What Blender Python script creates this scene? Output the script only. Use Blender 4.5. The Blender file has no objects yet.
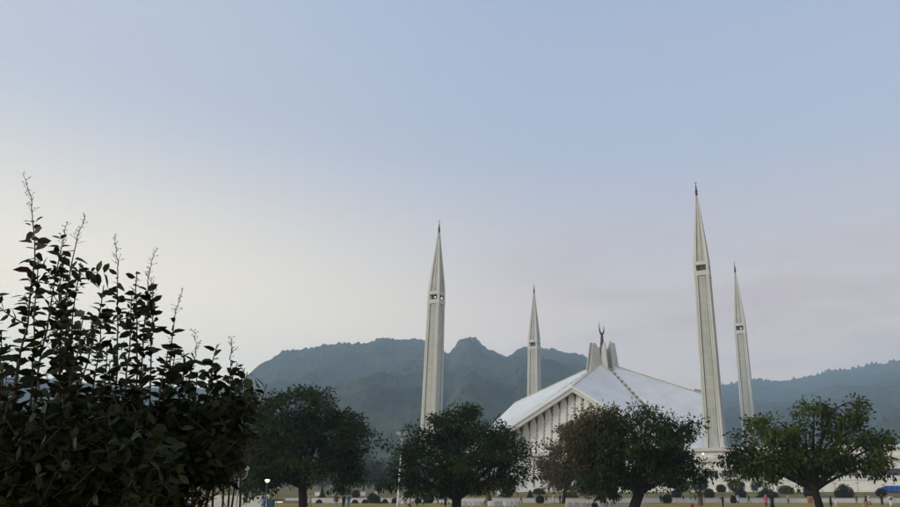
import bpy, bmesh, math, random
import numpy as np
from mathutils import Vector, Matrix, noise
random.seed(7); RNG = np.random.default_rng(7)
R = math.radians
SC = bpy.context.scene; COL = SC.collection

# ------------------------------------------------------------------ camera
F, CX, CY, EYE = 740.83, 529.09, 253.5, 1.6
PIT = math.atan((494.716 - CY) / F)
cam = bpy.data.objects.new('camera', bpy.data.cameras.new('camera')); COL.objects.link(cam)
cam.location = (0, 0, EYE); cam.rotation_euler = (math.pi / 2 + PIT, 0, 0)
cam.data.sensor_width = 36; cam.data.lens = F / 900 * 36; cam.data.shift_x = -(CX - 450) / 900
cam.data.clip_start = 0.05; cam.data.clip_end = 20000
SC.camera = cam

# ------------------------------------------------------------------ sky and sun
SUN_AZ, SUN_EL = -106.0, 13.0            # azimuth from the view direction, to the left; degrees
W = bpy.data.worlds.new('World'); SC.world = W; W.use_nodes = True
nt = W.node_tree; nt.nodes.clear()
N = nt.nodes.new; L = nt.links.new
sky = N('ShaderNodeTexSky'); sky.sky_type = 'NISHITA'; sky.sun_disc = False
sky.sun_elevation = R(SUN_EL); sky.sun_rotation = R(SUN_AZ); sky.air_density = 1.0; sky.dust_density = 1.0; sky.ozone_density = 2.0
tc = N('ShaderNodeTexCoord'); sep = N('ShaderNodeSeparateXYZ'); L(tc.outputs['Generated'], sep.inputs[0])
ramp = N('ShaderNodeValToRGB'); L(sep.outputs['Z'], ramp.inputs[0])
def srgb(r, g, b):
    f = lambda c: (c / 255 / 12.92 if c <= 10 else ((c / 255 + 0.055) / 1.055) ** 2.4)
    return (f(r), f(g), f(b), 1)
cr = ramp.color_ramp
for i, (p, c) in enumerate([(0.0, (242, 216, 192)), (0.20, (232, 210, 191)), (0.30, (198, 189, 189)), (0.42, (167, 175, 194)), (0.60, (151, 164, 191)), (1.0, (160, 162, 172))]):
    e = cr.elements[i] if i < 2 else cr.elements.new(p)
    e.position = p; e.color = srgb(*c)
# warm paler light low above the set sun
dot = N('ShaderNodeVectorMath'); dot.operation = 'DOT_PRODUCT'; L(tc.outputs['Generated'], dot.inputs[0])
dot.inputs[1].default_value = (math.sin(R(-70)) * math.cos(R(4)), math.cos(R(-70)) * math.cos(R(4)), math.sin(R(4)))
mr = N('ShaderNodeMapRange'); mr.interpolation_type = 'SMOOTHERSTEP'; L(dot.outputs['Value'], mr.inputs[0])
mr.inputs[1].default_value = 0.1; mr.inputs[2].default_value = 1.0; mr.inputs[3].default_value = 0; mr.inputs[4].default_value = 0.95
lowz = N('ShaderNodeMapRange'); lowz.interpolation_type = 'SMOOTHSTEP'; L(sep.outputs['Z'], lowz.inputs[0]); lowz.inputs[1].default_value = .48; lowz.inputs[2].default_value = .10
gm = N('ShaderNodeMath'); gm.operation = 'MULTIPLY'; L(mr.outputs[0], gm.inputs[0]); L(lowz.outputs[0], gm.inputs[1])
glow = N('ShaderNodeMix'); glow.data_type = 'RGBA'; L(gm.outputs[0], glow.inputs['Factor'])
lft = N('ShaderNodeMapRange'); lft.interpolation_type = 'SMOOTHSTEP'; L(sep.outputs['X'], lft.inputs[0]); lft.inputs[1].default_value = .08; lft.inputs[2].default_value = -.70; lft.inputs[4].default_value = .46
lmx = N('ShaderNodeMix'); lmx.data_type = 'RGBA'; L(lft.outputs[0], lmx.inputs['Factor']); L(ramp.outputs[0], lmx.inputs['A']); lmx.inputs['B'].default_value = srgb(205, 206, 209)
L(lmx.outputs['Result'], glow.inputs['A']); glow.inputs['B'].default_value = (1.50, 1.27, .86, 1)
# thin mauve cloud bands low on the right
mp = N('ShaderNodeMapping'); mp.inputs['Scale'].default_value = (2.2, 2.2, 13); L(tc.outputs['Generated'], mp.inputs[0])
nz = N('ShaderNodeTexNoise'); nz.inputs['Scale'].default_value = 1.6; nz.inputs['Detail'].default_value = 5; nz.inputs['Roughness'].default_value = .55
L(mp.outputs[0], nz.inputs[0])
cmr = N('ShaderNodeMapRange'); L(nz.outputs['Fac'], cmr.inputs[0])
cmr.inputs[1].default_value = .42; cmr.inputs[2].default_value = .72; cmr.inputs[4].default_value = .95
band = N('ShaderNodeMapRange'); band.interpolation_type = 'SMOOTHSTEP'; L(sep.outputs['Z'], band.inputs[0])
band.inputs[1].default_value = .44; band.inputs[2].default_value = .24
side = N('ShaderNodeMapRange'); side.interpolation_type = 'SMOOTHSTEP'; L(sep.outputs['X'], side.inputs[0])
side.inputs[1].default_value = -.15; side.inputs[2].default_value = .25
m1 = N('ShaderNodeMath'); m1.operation = 'MULTIPLY'; L(cmr.outputs[0], m1.inputs[0]); L(band.outputs[0], m1.inputs[1])
m2 = N('ShaderNodeMath'); m2.operation = 'MULTIPLY'; L(m1.outputs[0], m2.inputs[0]); L(side.outputs[0], m2.inputs[1])
cl = N('ShaderNodeMix'); cl.data_type = 'RGBA'; L(m2.outputs[0], cl.inputs['Factor']); L(glow.outputs['Result'], cl.inputs['A'])
cl.inputs['B'].default_value = srgb(197, 170, 168)
gain = N('ShaderNodeVectorMath'); gain.operation = 'SCALE'; L(cl.outputs['Result'], gain.inputs[0]); gain.inputs['Scale'].default_value = 9.6
mix = N('ShaderNodeMix'); mix.data_type = 'RGBA'; mix.inputs['Factor'].default_value = 0.92
L(sky.outputs[0], mix.inputs['A']); L(gain.outputs[0], mix.inputs['B'])
bg = N('ShaderNodeBackground'); bg.inputs['Strength'].default_value = 0.1; L(mix.outputs['Result'], bg.inputs[0])
wo = N('ShaderNodeOutputWorld'); L(bg.outputs[0], wo.inputs[0])

sd = bpy.data.lights.new('sun', 'SUN'); sd.energy = 2.1; sd.angle = R(20); sd.color = (1, .95, .81)
sun = bpy.data.objects.new('sun', sd); COL.objects.link(sun)
sv = Vector((math.sin(R(SUN_AZ)) * math.cos(R(SUN_EL)), math.cos(R(SUN_AZ)) * math.cos(R(SUN_EL)), math.sin(R(SUN_EL))))
sun.rotation_euler = sv.to_track_quat('Z', 'Y').to_euler()
V = SC.view_settings; V.view_transform = 'Standard'; V.look = 'None'; V.exposure = 0.5; V.gamma = 1; V.use_curve_mapping = False
SC.cycles.volume_bounces = 1; SC.cycles.max_bounces = 8; SC.cycles.transparent_max_bounces = 16

# ------------------------------------------------------------------ helpers
cp_, sp_ = math.cos(PIT), math.sin(PIT)
def elev(py):
    v = (CY - py) / F
    return (sp_ + v * cp_) / (cp_ - v * sp_)
def zat(py, Y): return EYE + Y * elev(py)
def xat(px, Y, z=0.0): return (px - CX) / F * (Y * cp_ + (z - EYE) * sp_)
def at(px, py, Y):
    z = zat(py, Y); return Vector((xat(px, Y, z), Y, z))
def mpp(Y): return Y * cp_ / F

class MB:
    def __init__(s): s.v = []; s.f = []; s.mi = []; s.smooth = False
    def add(s, vs, fs, mi=0):
        o = len(s.v); s.v.extend([tuple(a) for a in vs]); s.f.extend([tuple(i + o for i in f) for f in fs]); s.mi.extend([mi] * len(fs))
    def box(s, x0, x1, y0, y1, z0, z1, mi=0):
        s.add([(x0, y0, z0), (x1, y0, z0), (x1, y1, z0), (x0, y1, z0), (x0, y0, z1), (x1, y0, z1), (x1, y1, z1), (x0, y1, z1)],
              [(0, 3, 2, 1), (4, 5, 6, 7), (0, 1, 5, 4), (1, 2, 6, 5), (2, 3, 7, 6), (3, 0, 4, 7)], mi)
    def loft(s, rings, caps=True, mi=0):
        n = len(rings[0]); vs = [p for r in rings for p in r]; fs = []
        for k in range(len(rings) - 1):
            for i in range(n):
                j = (i + 1) % n; fs.append((k * n + i, k * n + j, (k + 1) * n + j, (k + 1) * n + i))
        if caps: fs.append(tuple(range(n - 1, -1, -1))); fs.append(tuple(range((len(rings) - 1) * n, len(rings) * n)))
        s.add(vs, fs, mi)
    def tube(s, pts, rad, n=8, mi=0, caps=True):
        pts = [Vector(p) for p in pts]
        if not hasattr(rad, '__len__'): rad = [rad] * len(pts)
        rings = []; ref = None
        for i, p in enumerate(pts):
            d = (pts[min(i + 1, len(pts) - 1)] - pts[max(i - 1, 0)])
            d = d.normalized() if d.length > 1e-9 else Vector((0, 0, 1))
            if ref is None: ref = Vector((1, 0, 0)) if abs(d.x) < .8 else Vector((0, 1, 0))
            a = (ref - d * ref.dot(d)).normalized(); b = d.cross(a); ref = a
            rings.append([p + (a * math.cos(t) + b * math.sin(t)) * rad[i] for t in [2 * math.pi * k / n for k in range(n)]])
        s.loft(rings, caps, mi)
    def prism(s, poly, d, mi=0):
        d = Vector(d); a = [Vector(p) for p in poly]; s.loft([a, [p + d for p in a]], True, mi)
    def ball(s, c, r, nu=12, nv=8, mi=0):
        r = r if hasattr(r, '__len__') else (r, r, r)
        rings = [[(c[0] + r[0] * math.cos(t) * math.sin(ph), c[1] + r[1] * math.sin(t) * math.sin(ph), c[2] - r[2] * math.cos(ph))
                  for t in [2 * math.pi * k / nu for k in range(nu)]] for ph in [math.pi * (i + .02) / (nv + .04) for i in range(nv + 1)]]
        s.loft(rings, True, mi)
    def build(s, name, mats, parent=None, smooth=False, fix=True, **kw):
        me = bpy.data.meshes.new(name); me.from_pydata(s.v, [], s.f)
        if not isinstance(mats, (list, tuple)): mats = [mats]
        for m in mats: me.materials.append(m)
        if len(mats) > 1: me.polygons.foreach_set('material_index', s.mi)
        if fix and len(s.f) < 20000:
            b = bmesh.new(); b.from_mesh(me); bmesh.ops.recalc_face_normals(b, faces=b.faces); b.to_mesh(me); b.free()
        if smooth: me.polygons.foreach_set('use_smooth', [True] * len(me.polygons))
        me.update()
        o = bpy.data.objects.new(name, me); COL.objects.link(o)
        if parent: o.parent = parent
        for k, v in kw.items(): o[k] = v
        return o

def tag(o, label, cat, group=None):
    o['label'] = label; o['category'] = cat
    if group: o['group'] = group
    return o
def thing(name, label, cat, loc=(0, 0, 0), rz=0.0, group=None):
    o = bpy.data.objects.new(name, None); COL.objects.link(o); o.location = loc; o.rotation_euler = (0, 0, rz); o.empty_display_size = .3
    return tag(o, label, cat, group)
def dup(root, loc, rz=None, scale=None, label=None, group=None):
    def cpy(o, par):
        c = o.copy(); COL.objects.link(c)
        if par: c.parent = par
        for ch in list(o.children): cpy(ch, c)
        return c
    r = cpy(root, None); r.location = loc
    if rz is not None: r.rotation_euler = (0, 0, rz)
    if scale is not None: r.scale = scale
    if label: r['label'] = label
    if group: r['group'] = group
    return r

# ------------------------------------------------------------------ materials
def mat(name, col, rough=.6, var=0.0, scale=1.0, bump=0.0, bscale=None, col2=None, spec=.3, metal=0, island=0.0, trans=0.0, emit=None, stretch=(1, 1, 1)):
    m = bpy.data.materials.new(name); m.use_nodes = True; t = m.node_tree; b = t.nodes['Principled BSDF']
    b.inputs['Roughness'].default_value = rough; b.inputs['Metallic'].default_value = metal; b.inputs['Specular IOR Level'].default_value = spec
    c = (*col, 1); b.inputs['Base Color'].default_value = c
    n, l = t.nodes.new, t.links.new
    tcn = n('ShaderNodeTexCoord'); mpn = n('ShaderNodeMapping'); mpn.inputs['Scale'].default_value = stretch; l(tcn.outputs['Object'], mpn.inputs[0])
    out = None
    if var or col2:
        z = n('ShaderNodeTexNoise'); z.inputs['Scale'].default_value = scale; z.inputs['Detail'].default_value = 6; z.inputs['Roughness'].default_value = .6; l(mpn.outputs[0], z.inputs[0])
        r = n('ShaderNodeValToRGB'); l(z.outputs['Fac'], r.inputs[0]); r.color_ramp.elements[0].position = .3; r.color_ramp.elements[1].position = .7
        k2 = col2 or col
        r.color_ramp.elements[0].color = (*[x * (1 - var) for x in col], 1); r.color_ramp.elements[1].color = (*[min(1, x * (1 + var)) for x in k2], 1)
        out = r.outputs[0]
    if island:
        g = n('ShaderNodeNewGeometry'); mrn = n('ShaderNodeMapRange'); l(g.outputs['Random Per Island'], mrn.inputs[0])
        mrn.inputs[3].default_value = 1 - island; mrn.inputs[4].default_value = 1 + island
        s = n('ShaderNodeVectorMath'); s.operation = 'SCALE'; l(mrn.outputs[0], s.inputs['Scale'])
        if out: l(out, s.inputs[0])
        else: s.inputs[0].default_value = col
        out = s.outputs[0]
    if out: l(out, b.inputs['Base Color'])
    if bump:
        z2 = n('ShaderNodeTexNoise'); z2.inputs['Scale'].default_value = bscale or scale * 4; z2.inputs['Detail'].default_value = 5; l(mpn.outputs[0], z2.inputs[0])
        bm = n('ShaderNodeBump'); bm.inputs['Strength'].default_value = bump; l(z2.outputs['Fac'], bm.inputs['Height']); l(bm.outputs[0], b.inputs['Normal'])
    if emit: b.inputs['Emission Color'].default_value = (*emit[:3], 1); b.inputs['Emission Strength'].default_value = emit[3]
    if trans:
        tr = n('ShaderNodeBsdfTranslucent'); tr.inputs[0].default_value = (*[min(1, x * 1.3) for x in col], 1)
        if out: l(out, tr.inputs[0])
        ms = n('ShaderNodeMixShader'); ms.inputs[0].default_value = trans
        l(b.outputs[0], ms.inputs[1]); l(tr.outputs[0], ms.inputs[2]); l(ms.outputs[0], t.nodes['Material Output'].inputs[0])
    return m
def grid_mat(name, col, line, sx, sz, var=.06, w=.06, rough=.6):
    """plain slabs with thin joints; the brick texture runs over the object's own x+y / z"""
    m = bpy.data.materials.new(name); m.use_nodes = True; t = m.node_tree; b = t.nodes['Principled BSDF']; b.inputs['Roughness'].default_value = rough
    b.inputs['Specular IOR Level'].default_value = .3
    n, l = t.nodes.new, t.links.new
    tcn = n('ShaderNodeTexCoord'); se = n('ShaderNodeSeparateXYZ'); l(tcn.outputs['Object'], se.inputs[0])
    ad = n('ShaderNodeMath'); ad.operation = 'ADD'; l(se.outputs[0], ad.inputs[0]); l(se.outputs[1], ad.inputs[1])
    cb = n('ShaderNodeCombineXYZ'); l(ad.outputs[0], cb.inputs[0]); l(se.outputs[2], cb.inputs[1])
    br = n('ShaderNodeTexBrick'); l(cb.outputs[0], br.inputs[0]); br.offset = 0; br.inputs['Scale'].default_value = 1
    br.inputs['Brick Width'].default_value = sx; br.inputs['Row Height'].default_value = sz; br.inputs['Mortar Size'].default_value = w
    br.inputs['Color1'].default_value = (*[x * (1 - var) for x in col], 1); br.inputs['Color2'].default_value = (*[x * (1 + var) for x in col], 1); br.inputs['Mortar'].default_value = (*line, 1)
    z = n('ShaderNodeTexNoise'); z.inputs['Scale'].default_value = .25; z.inputs['Detail'].default_value = 6; l(tcn.outputs['Object'], z.inputs[0])
    mm = n('ShaderNodeMapRange'); l(z.outputs['Fac'], mm.inputs[0]); mm.inputs[1].default_value = .3; mm.inputs[2].default_value = .7; mm.inputs[3].default_value = .86; mm.inputs[4].default_value = 1.06
    s = n('ShaderNodeVectorMath'); s.operation = 'SCALE'; l(br.outputs[0], s.inputs[0]); l(mm.outputs[0], s.inputs['Scale']); l(s.outputs[0], b.inputs['Base Color'])
    return m
M = {}
M['marble'] = grid_mat('white_marble', (.60, .60, .57), (.50, .50, .48), 2.0, 2.0, .03, .03, .5)
M['roof_tile'] = mat('roof_marble', (.67, .68, .67), .42, .07, .16, col2=(.72, .73, .72), spec=.5, stretch=(1, 1, 1))
M['concrete'] = mat('pale_concrete', (.52, .51, .47), .75, .10, .35, .1, 3.0)
M['min_panel'] = grid_mat('minaret_tile', (.38, .385, .345), (.46, .46, .42), 2.62, 3.1, .05, .10, .6)
M['min_pillar'] = mat('minaret_concrete', (.49, .50, .46), .7, .14, .3, .08, 2.0, stretch=(1, 1, .25))
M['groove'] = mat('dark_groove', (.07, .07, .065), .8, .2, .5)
M['flute_shade'] = mat('painted_flute_shade', (.24, .24, .215), .8, .2, .5)  # darker concrete tone, shade of the pillar flutes put into colour
M['spire_panel'] = grid_mat('spire_tile', (.34, .33, .29), (.42, .41, .38), 1.0, 1.6, .10, .05, .6)
M['bronze'] = mat('dark_bronze', (.06, .045, .04), .45, .3, 1.5, metal=.4)
M['darkglass'] = mat('dark_glass', (.035, .04, .045), .15, .3, .3, spec=.6)
M['skylight'] = mat('yellow_green_glass', (.44, .46, .30), .3, .15, .4, spec=.5)
M['fascia'] = mat('eave_concrete', (.50, .49, .46), .7, .08, .3)
M['fin'] = mat('fin_marble', (.67, .67, .64), .6, .07, .3, stretch=(1, 1, .2))
M['whitewash'] = mat('whitewashed_wall', (.62, .62, .58), .8, .14, .4, .15, 3.0, col2=(.66, .66, .63), stretch=(.5, .5, 1.5))
M['white_paint'] = mat('white_paint', (.70, .70, .68), .6, .1, 1.0)
M['grass'] = mat('lawn_grass', (.20, .165, .045), .9, .28, .22, .6, 6.0, col2=(.28, .225, .070), spec=.1)
M['bank'] = mat('bank_grass', (.125, .115, .038), .9, .3, .15, .6, 4.0, col2=(.190, .158, .060), spec=.1)
M['paving'] = mat('path_paving', (.12, .115, .105), .85, .2, .8, .2)
M['asphalt'] = mat('asphalt', (.05, .05, .052), .85, .2, 1.5, .2)
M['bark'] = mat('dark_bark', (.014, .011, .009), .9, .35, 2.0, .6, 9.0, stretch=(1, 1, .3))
M['bark_pale'] = mat('tan_bark', (.16, .12, .08), .9, .3, 2.0, .5, 9.0, stretch=(1, 1, .3))
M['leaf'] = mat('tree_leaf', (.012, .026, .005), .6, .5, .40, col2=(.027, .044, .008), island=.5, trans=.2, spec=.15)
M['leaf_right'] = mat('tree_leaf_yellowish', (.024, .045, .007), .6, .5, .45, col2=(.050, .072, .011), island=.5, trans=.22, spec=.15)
M['leaf_brown'] = mat('tree_leaf_brown', (.115, .066, .022), .7, .4, .3, col2=(.095, .066, .024), island=.4, trans=.2, spec=.15)
M['leaf_mixed'] = mat('tree_leaf_turning', (.036, .036, .012), .6, .4, .4, col2=(.060, .046, .016), island=.4, trans=.2, spec=.15)
M['leaf_far'] = mat('far_tree_leaf', (.040, .052, .022), .7, .35, .12, col2=(.060, .066, .026), island=.4, trans=.15, spec=.15)
M['leaf_olive'] = mat('olive_leaf', (.075, .078, .030), .7, .3, .3, col2=(.090, .082, .034), island=.4, trans=.15, spec=.2)
M['topiary'] = mat('topiary_leaf', (.028, .040, .018), .7, .3, .8, island=.45, trans=.12, spec=.2)
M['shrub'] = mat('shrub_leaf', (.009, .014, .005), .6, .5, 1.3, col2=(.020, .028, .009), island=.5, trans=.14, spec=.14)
M['shrub_rust'] = mat('rusty_shrub_leaf', (.040, .022, .014), .55, .3, 2.0, island=.4, trans=.2, spec=.25)
M['stem'] = mat('shrub_stem', (.060, .042, .036), .8, .3, 6.0)
M['hill'] = mat('hill_forest', (.020, .036, .018), .95, .45, .010, .9, .07, col2=(.062, .072, .036), spec=.03)
M['skin'] = mat('skin', (.28, .16, .10), .6)
M['hair'] = mat('black_hair', (.012, .010, .009), .6)
M['metal_grey'] = mat('grey_metal', (.30, .32, .33), .5, .1, 2.0, metal=.3)
M['metal_dark'] = mat('dark_metal', (.05, .052, .055), .5, .2, 2.0, metal=.3)
M['lamp_on'] = mat('lit_lamp', (.9, .88, .8), .4, emit=(1, .94, .80, 1.0))
M['globe'] = mat('milk_glass', (.40, .40, .37), .3, spec=.5)
M['plastic'] = mat('white_plastic', (.62, .60, .66), .45, .06, 3.0, spec=.4)
M['blue'] = mat('blue_sheet', (.025, .10, .36), .6, .25, .8, .3, 3.0)
M['bluebin'] = mat('blue_bin', (.035, .075, .12), .5, .2, 2.0)
M['tan'] = mat('tan_paint', (.36, .24, .09), .7, .15, 2.0)
M['tyre'] = mat('tyre', (.02, .02, .02), .85)
M['carpaint'] = mat('white_car_paint', (.66, .65, .70), .25, spec=.6)
_cl = {}
def cloth(c):
    k = tuple(round(x, 3) for x in c)
    if k not in _cl: _cl[k] = mat('cloth', c, .85, .18, 3.0, .15, 12.0, spec=.15)
    return _cl[k]

# ------------------------------------------------------------------ ground
def sheet(name, xs, ys, zf, m):
    b = MB(); nx = len(xs)
    b.v = [(x, y, zf(x, y)) for y in ys for x in xs]
    b.f = [(j * nx + i, j * nx + i + 1, (j + 1) * nx + i + 1, (j + 1) * nx + i) for j in range(len(ys) - 1) for i in range(nx - 1)]
    b.mi = [0] * len(b.f)
    return b.build(name, m, smooth=True, fix=False, kind='structure')
WALL_Y = 162.0
def bank_z(x, y):
    t = min(1, max(0, (y - WALL_Y) / 45.0)); t2 = min(1, max(0, (y - 300) / 260.0))
    return .78 + 1.5 * t * t * (3 - 2 * t) + .12 * noise.noise(Vector((x * .06, y * .06, 0))) * t + 6.0 * t2
sheet('lawn', list(np.linspace(-260, 260, 53)), list(np.linspace(-60, WALL_Y + .2, 45)), lambda x, y: .05 * noise.noise(Vector((x * .05, y * .05, 3))) * min(1, max(0, (158 - y) / 10)), M['grass'])
sheet('grass_bank', [-900, -600, -400] + list(np.linspace(-260, 260, 53)) + [400, 600, 900], list(np.linspace(WALL_Y + .25, 420, 60)) + [480, 560, 700, 820], bank_z, M['bank'])
pb = MB(); pb.box(-260, 260, 158.9, 161.6, -.2, .055); pb.build('wall_path', M['paving'], kind='structure')
pb = MB(); pb.box(-260, 260, 158.65, 158.9, -.2, .12); pb.build('path_kerb', M['concrete'], kind='structure')

# low white wall along the foot of the bank
lw = thing('low_wall', 'long low whitewashed wall running along the foot of the grass bank', 'wall', (0, WALL_Y, 0))
x0, x1 = xat(283, WALL_Y), 150
b = MB(); xx = x0; k = 0
while xx < x1:
    b.box(xx, min(xx + 9.0, x1), -.18, .18, -.1, .80 + .02 * math.sin(k * 2.1)); xx += 9.06; k += 1
b.build('wall_face', M['whitewash'], lw)
b = MB(); b.box(x0 - .05, x1, -.26, .26, .83, .93); b.build('coping', M['white_paint'], lw)
# tan end of the wall
b = MB(); b.box(xat(283, 150), xat(299, 150), -.2, .2, 0, .55); b.box(xat(283, 150), xat(284.5, 150), -.25, .25, 0, .95)
o = b.build('tan_wall', mat('tan_plaster', (.20, .165, .10), .85, .2, 1.0)); o.location = (0, 150, 0)
tag(o, 'short tan plastered wall with end post beside the first tree trunk', 'wall')

# ------------------------------------------------------------------ hills
def pxdir(px, py):
    u = (px - CX) / F; v = (CY - py) / F
    return math.degrees(math.atan2(u, cp_ - v * sp_)), math.degrees(math.atan2(sp_ + v * cp_, math.hypot(u, cp_ - v * sp_)))
prof = [(-120, 395), (-60, 386), (0, 378), (60, 381), (130, 387), (200, 389), (235, 385), (251, 373), (262, 363), (272, 358), (280, 352.5), (288, 351), (300, 350), (312, 347), (325, 345), (337, 343.5), (348, 344), (362, 346), (368, 344), (374, 341),
        (384, 338), (392, 337), (400, 339.5), (410, 340), (425, 342), (440, 346), (447, 355), (451, 352), (455, 346), (459, 341), (464, 338), (469, 336), (474, 337), (478, 340.5), (482, 346), (487, 349.5), (497, 353), (507, 357), (512, 355), (516, 350.5), (521, 347.5), (528, 347), (540, 347.5),
        (552, 350), (562, 352), (574, 353.5), (582, 356), (590, 361), (602, 366), (622, 375), (650, 386), (690, 391), (721, 386), (740, 383), (754, 381), (770, 381), (786, 381), (800, 379), (810, 377), (822, 375), (830, 371), (838, 370), (852, 369),
        (867, 367), (882, 363), (900, 361), (940, 352), (1000, 345), (1080, 350)]
pa = [pxdir(*q) for q in prof]; AZ = np.array([q[0] for q in pa]); EL = np.array([q[1] for q in pa])
fr = [pxdir(*q) for q in [(700, 470), (780, 462), (830, 452), (860, 436), (880, 424), (900, 417), (950, 405), (1000, 398), (1080, 396)]]
AZ2 = np.array([q[0] for q in fr]); EL2 = np.array([q[1] for q in fr])
az = np.concatenate([np.arange(-72, -42, 1.0), np.arange(-42, 34, .11), np.arange(34, 68, 1.0)])
def hills(name, az, AZ, EL, r0, rc, r1, nr, amp, seed, rough, far=0.0):
    rs = np.concatenate([np.linspace(r0, rc, nr), np.linspace(rc, r1, 14)[1:]])
    b = MB(); na = len(az); rc0, r10 = rc, r1
    for ri, r_ in enumerate(rs):
        for a in az:
            st = 1 + far * min(1, max(0, (a - 4) / 9)); r, rc, r1 = r0 + (r_ - r0) * st, r0 + (rc0 - r0) * st, r0 + (r10 - r0) * st
            el = float(np.interp(a, AZ, EL)); hc = rc * math.tan(R(el)) + EYE
            t = (r - r0) / (rc - r0); x = r * math.sin(R(a)); y = r * math.cos(R(a))
            if t <= 1:
                spur = noise.fractal(Vector((x * .0022 + seed, y * .0009, seed)), 1.0, 2.1, 5)
                rdg = 1 - abs(noise.noise(Vector((x * .0042 + seed, y * .0016, 7 + seed)))) * 2
                h = hc * (t ** 1.25) + hc * amp * (1 - .55 * min(1, max(0, (a - 4) / 9)) * (far > 0)) * math.sin(math.pi * t) ** 1.0 * (spur * .55 + rdg * .35) * (1 - t * .35)
                h = min(h, (r * math.tan(R(el)) + EYE) * .985) if t < .985 else h
            else:
                h = hc * (1 - .5 * ((r - rc) / (r1 - rc)))
            if .8 < t < 1.2: h += noise.fractal(Vector((x * .012 + seed, y * .012, 2.0)), 1.0, 2.0, 3) * 10.0 * (1 - abs(t - 1) * 5)
            k = min(1, t * 4) if t < 1 else 1
            h += (noise.noise(Vector((x * .11, y * .11, seed))) * rough + random.uniform(-1, 1) * rough * .45) * k
            if abs(t - 1) < .012: h += random.random() ** 3 * (4 + 13 * min(1, max(0, (a - 4) / 9)))
            if t < .02: h = min(h, 4) - 4
            b.v.append((x, y, h))
    for j in range(len(rs) - 1):
        for i in range(na - 1): b.f.append((j * na + i, j * na + i + 1, (j + 1) * na + i + 1, (j + 1) * na + i))
    b.mi = [0] * len(b.f)
    return b.build(name, M['hill'], smooth=True, fix=False, kind='structure')
hills('mountain_range', az, AZ, EL, 700, 2600, 3100, 130, .34, 1.3, 6.0, .60)
az2 = np.arange(AZ2[0], 40, .16)
hills('foothill', az2, AZ2, EL2, 620, 1250, 1600, 50, .16, 5.1, 3.0)

# ------------------------------------------------------------------ mosque
MOS = (29.75, 298.39, 14.84); YAW = -0.387
S_, s_, h_, g_ = 49.66, 38.852, 37.768, 23.1
def mosque_pt(x, y, z=0):
    c, s = math.cos(YAW), math.sin(YAW); return (MOS[0] + x * c - y * s, MOS[1] + x * s + y * c, MOS[2] + z)
hall = thing('mosque', 'white tent shaped prayer hall with folded triangular roof and gable of tall fins', 'mosque', MOS, YAW)
def rot4(k, p):
    x, y, z = p
    for _ in range(k): x, y = -y, x
    return Vector((x, y, z))
A = Vector((0, 0, h_))
for k in range(4):
    P = rot4(k, (0, -s_, g_))
    for sg in (-1, 1):
        C = rot4(k, (sg * s_, -s_, 0))
        E = rot4(k, (sg * (s_ - .6), -s_ - 5.0, 0)); n = (P - A).cross(C - A).normalized()
        if n.z < 0: n = -n
        top = [A, P, E, C]; bot = [p - n * .55 for p in top]
        b = MB(); b.loft([bot, top]); b.build('roof_facet', M['roof_tile'], hall)
        # eave fascia under the free edge P-C, set a little inside the roof edge
        inw = rot4(k, (0, 1, 0)); C = E
        p0 = P + inw * .25 - n * .60; c0 = C + inw * .25 - n * .60
        dn = Vector((0, 0, -1.35)); b = MB()
        q = [p0, c0]
        b.loft([[p0, p0 + inw * 1.2, p0 + inw * 1.2 + dn, p0 + dn], [c0, c0 + inw * 1.2, c0 + inw * 1.2 + dn, c0 + dn]])
        b.build('eave_fascia', M['fascia'], hall)
        # soffit between fascia and wall
    # ridge skylight
    d = (P - A); ln = d.length; d.normalize(); w = d.cross(Vector((0, 0, 1))).normalized(); up = w.cross(d); b = MB()
    a0 = A + d * 3.2; a1 = P - d * .3
    for i in range(16):
        q0 = a0 + (a1 - a0) * (i / 16); q1 = a0 + (a1 - a0) * ((i + .9) / 16)
        b.loft([[q0 + w * .5 - up * .2, q0 + up * .30, q0 - w * .5 - up * .2], [q1 + w * .5 - up * .2, q1 + up * .30, q1 - w * .5 - up * .2]])
    b.build('ridge_skylight', M['skylight'], hall)
    # valley girder with stepped skylights
    C = rot4(k, (s_, -s_, 0)); d = (C - A); d.normalize(); w = d.cross(Vector((0, 0, 1))).normalized(); up = w.cross(d)
    if up.z < 0: up = -up
    b = MB(); a0 = A + d * 2.5; a1 = C - d * 1.0; hw = 1.0
    b.loft([[a0 + w * hw - up * .2, a0 + w * hw + up * .22, a0 - w * hw + up * .22, a0 - w * hw - up * .2], [a1 + w * hw - up * .2, a1 + w * hw + up * .22, a1 - w * hw + up * .22, a1 - w * hw - up * .2]])
    gd = b.build('valley_girder', M['groove'], hall)
    b = MB(); nst = 20
    for i in range(nst):
        q0 = a0 + (a1 - a0) * ((i + .15) / nst); q1 = a0 + (a1 - a0) * ((i + .78) / nst)
        hh = hw * .86
        b.loft([[q0 + w * hh + up * .2, q0 + w * hh + up * .42, q0 - w * hh + up * .42, q0 - w * hh + up * .2], [q1 + w * hh + up * .2, q1 + w * hh + up * .62, q1 - w * hh + up * .62, q1 - w * hh + up * .2]])
    b.build('stepped_skylight', M['skylight'], hall)
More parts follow.
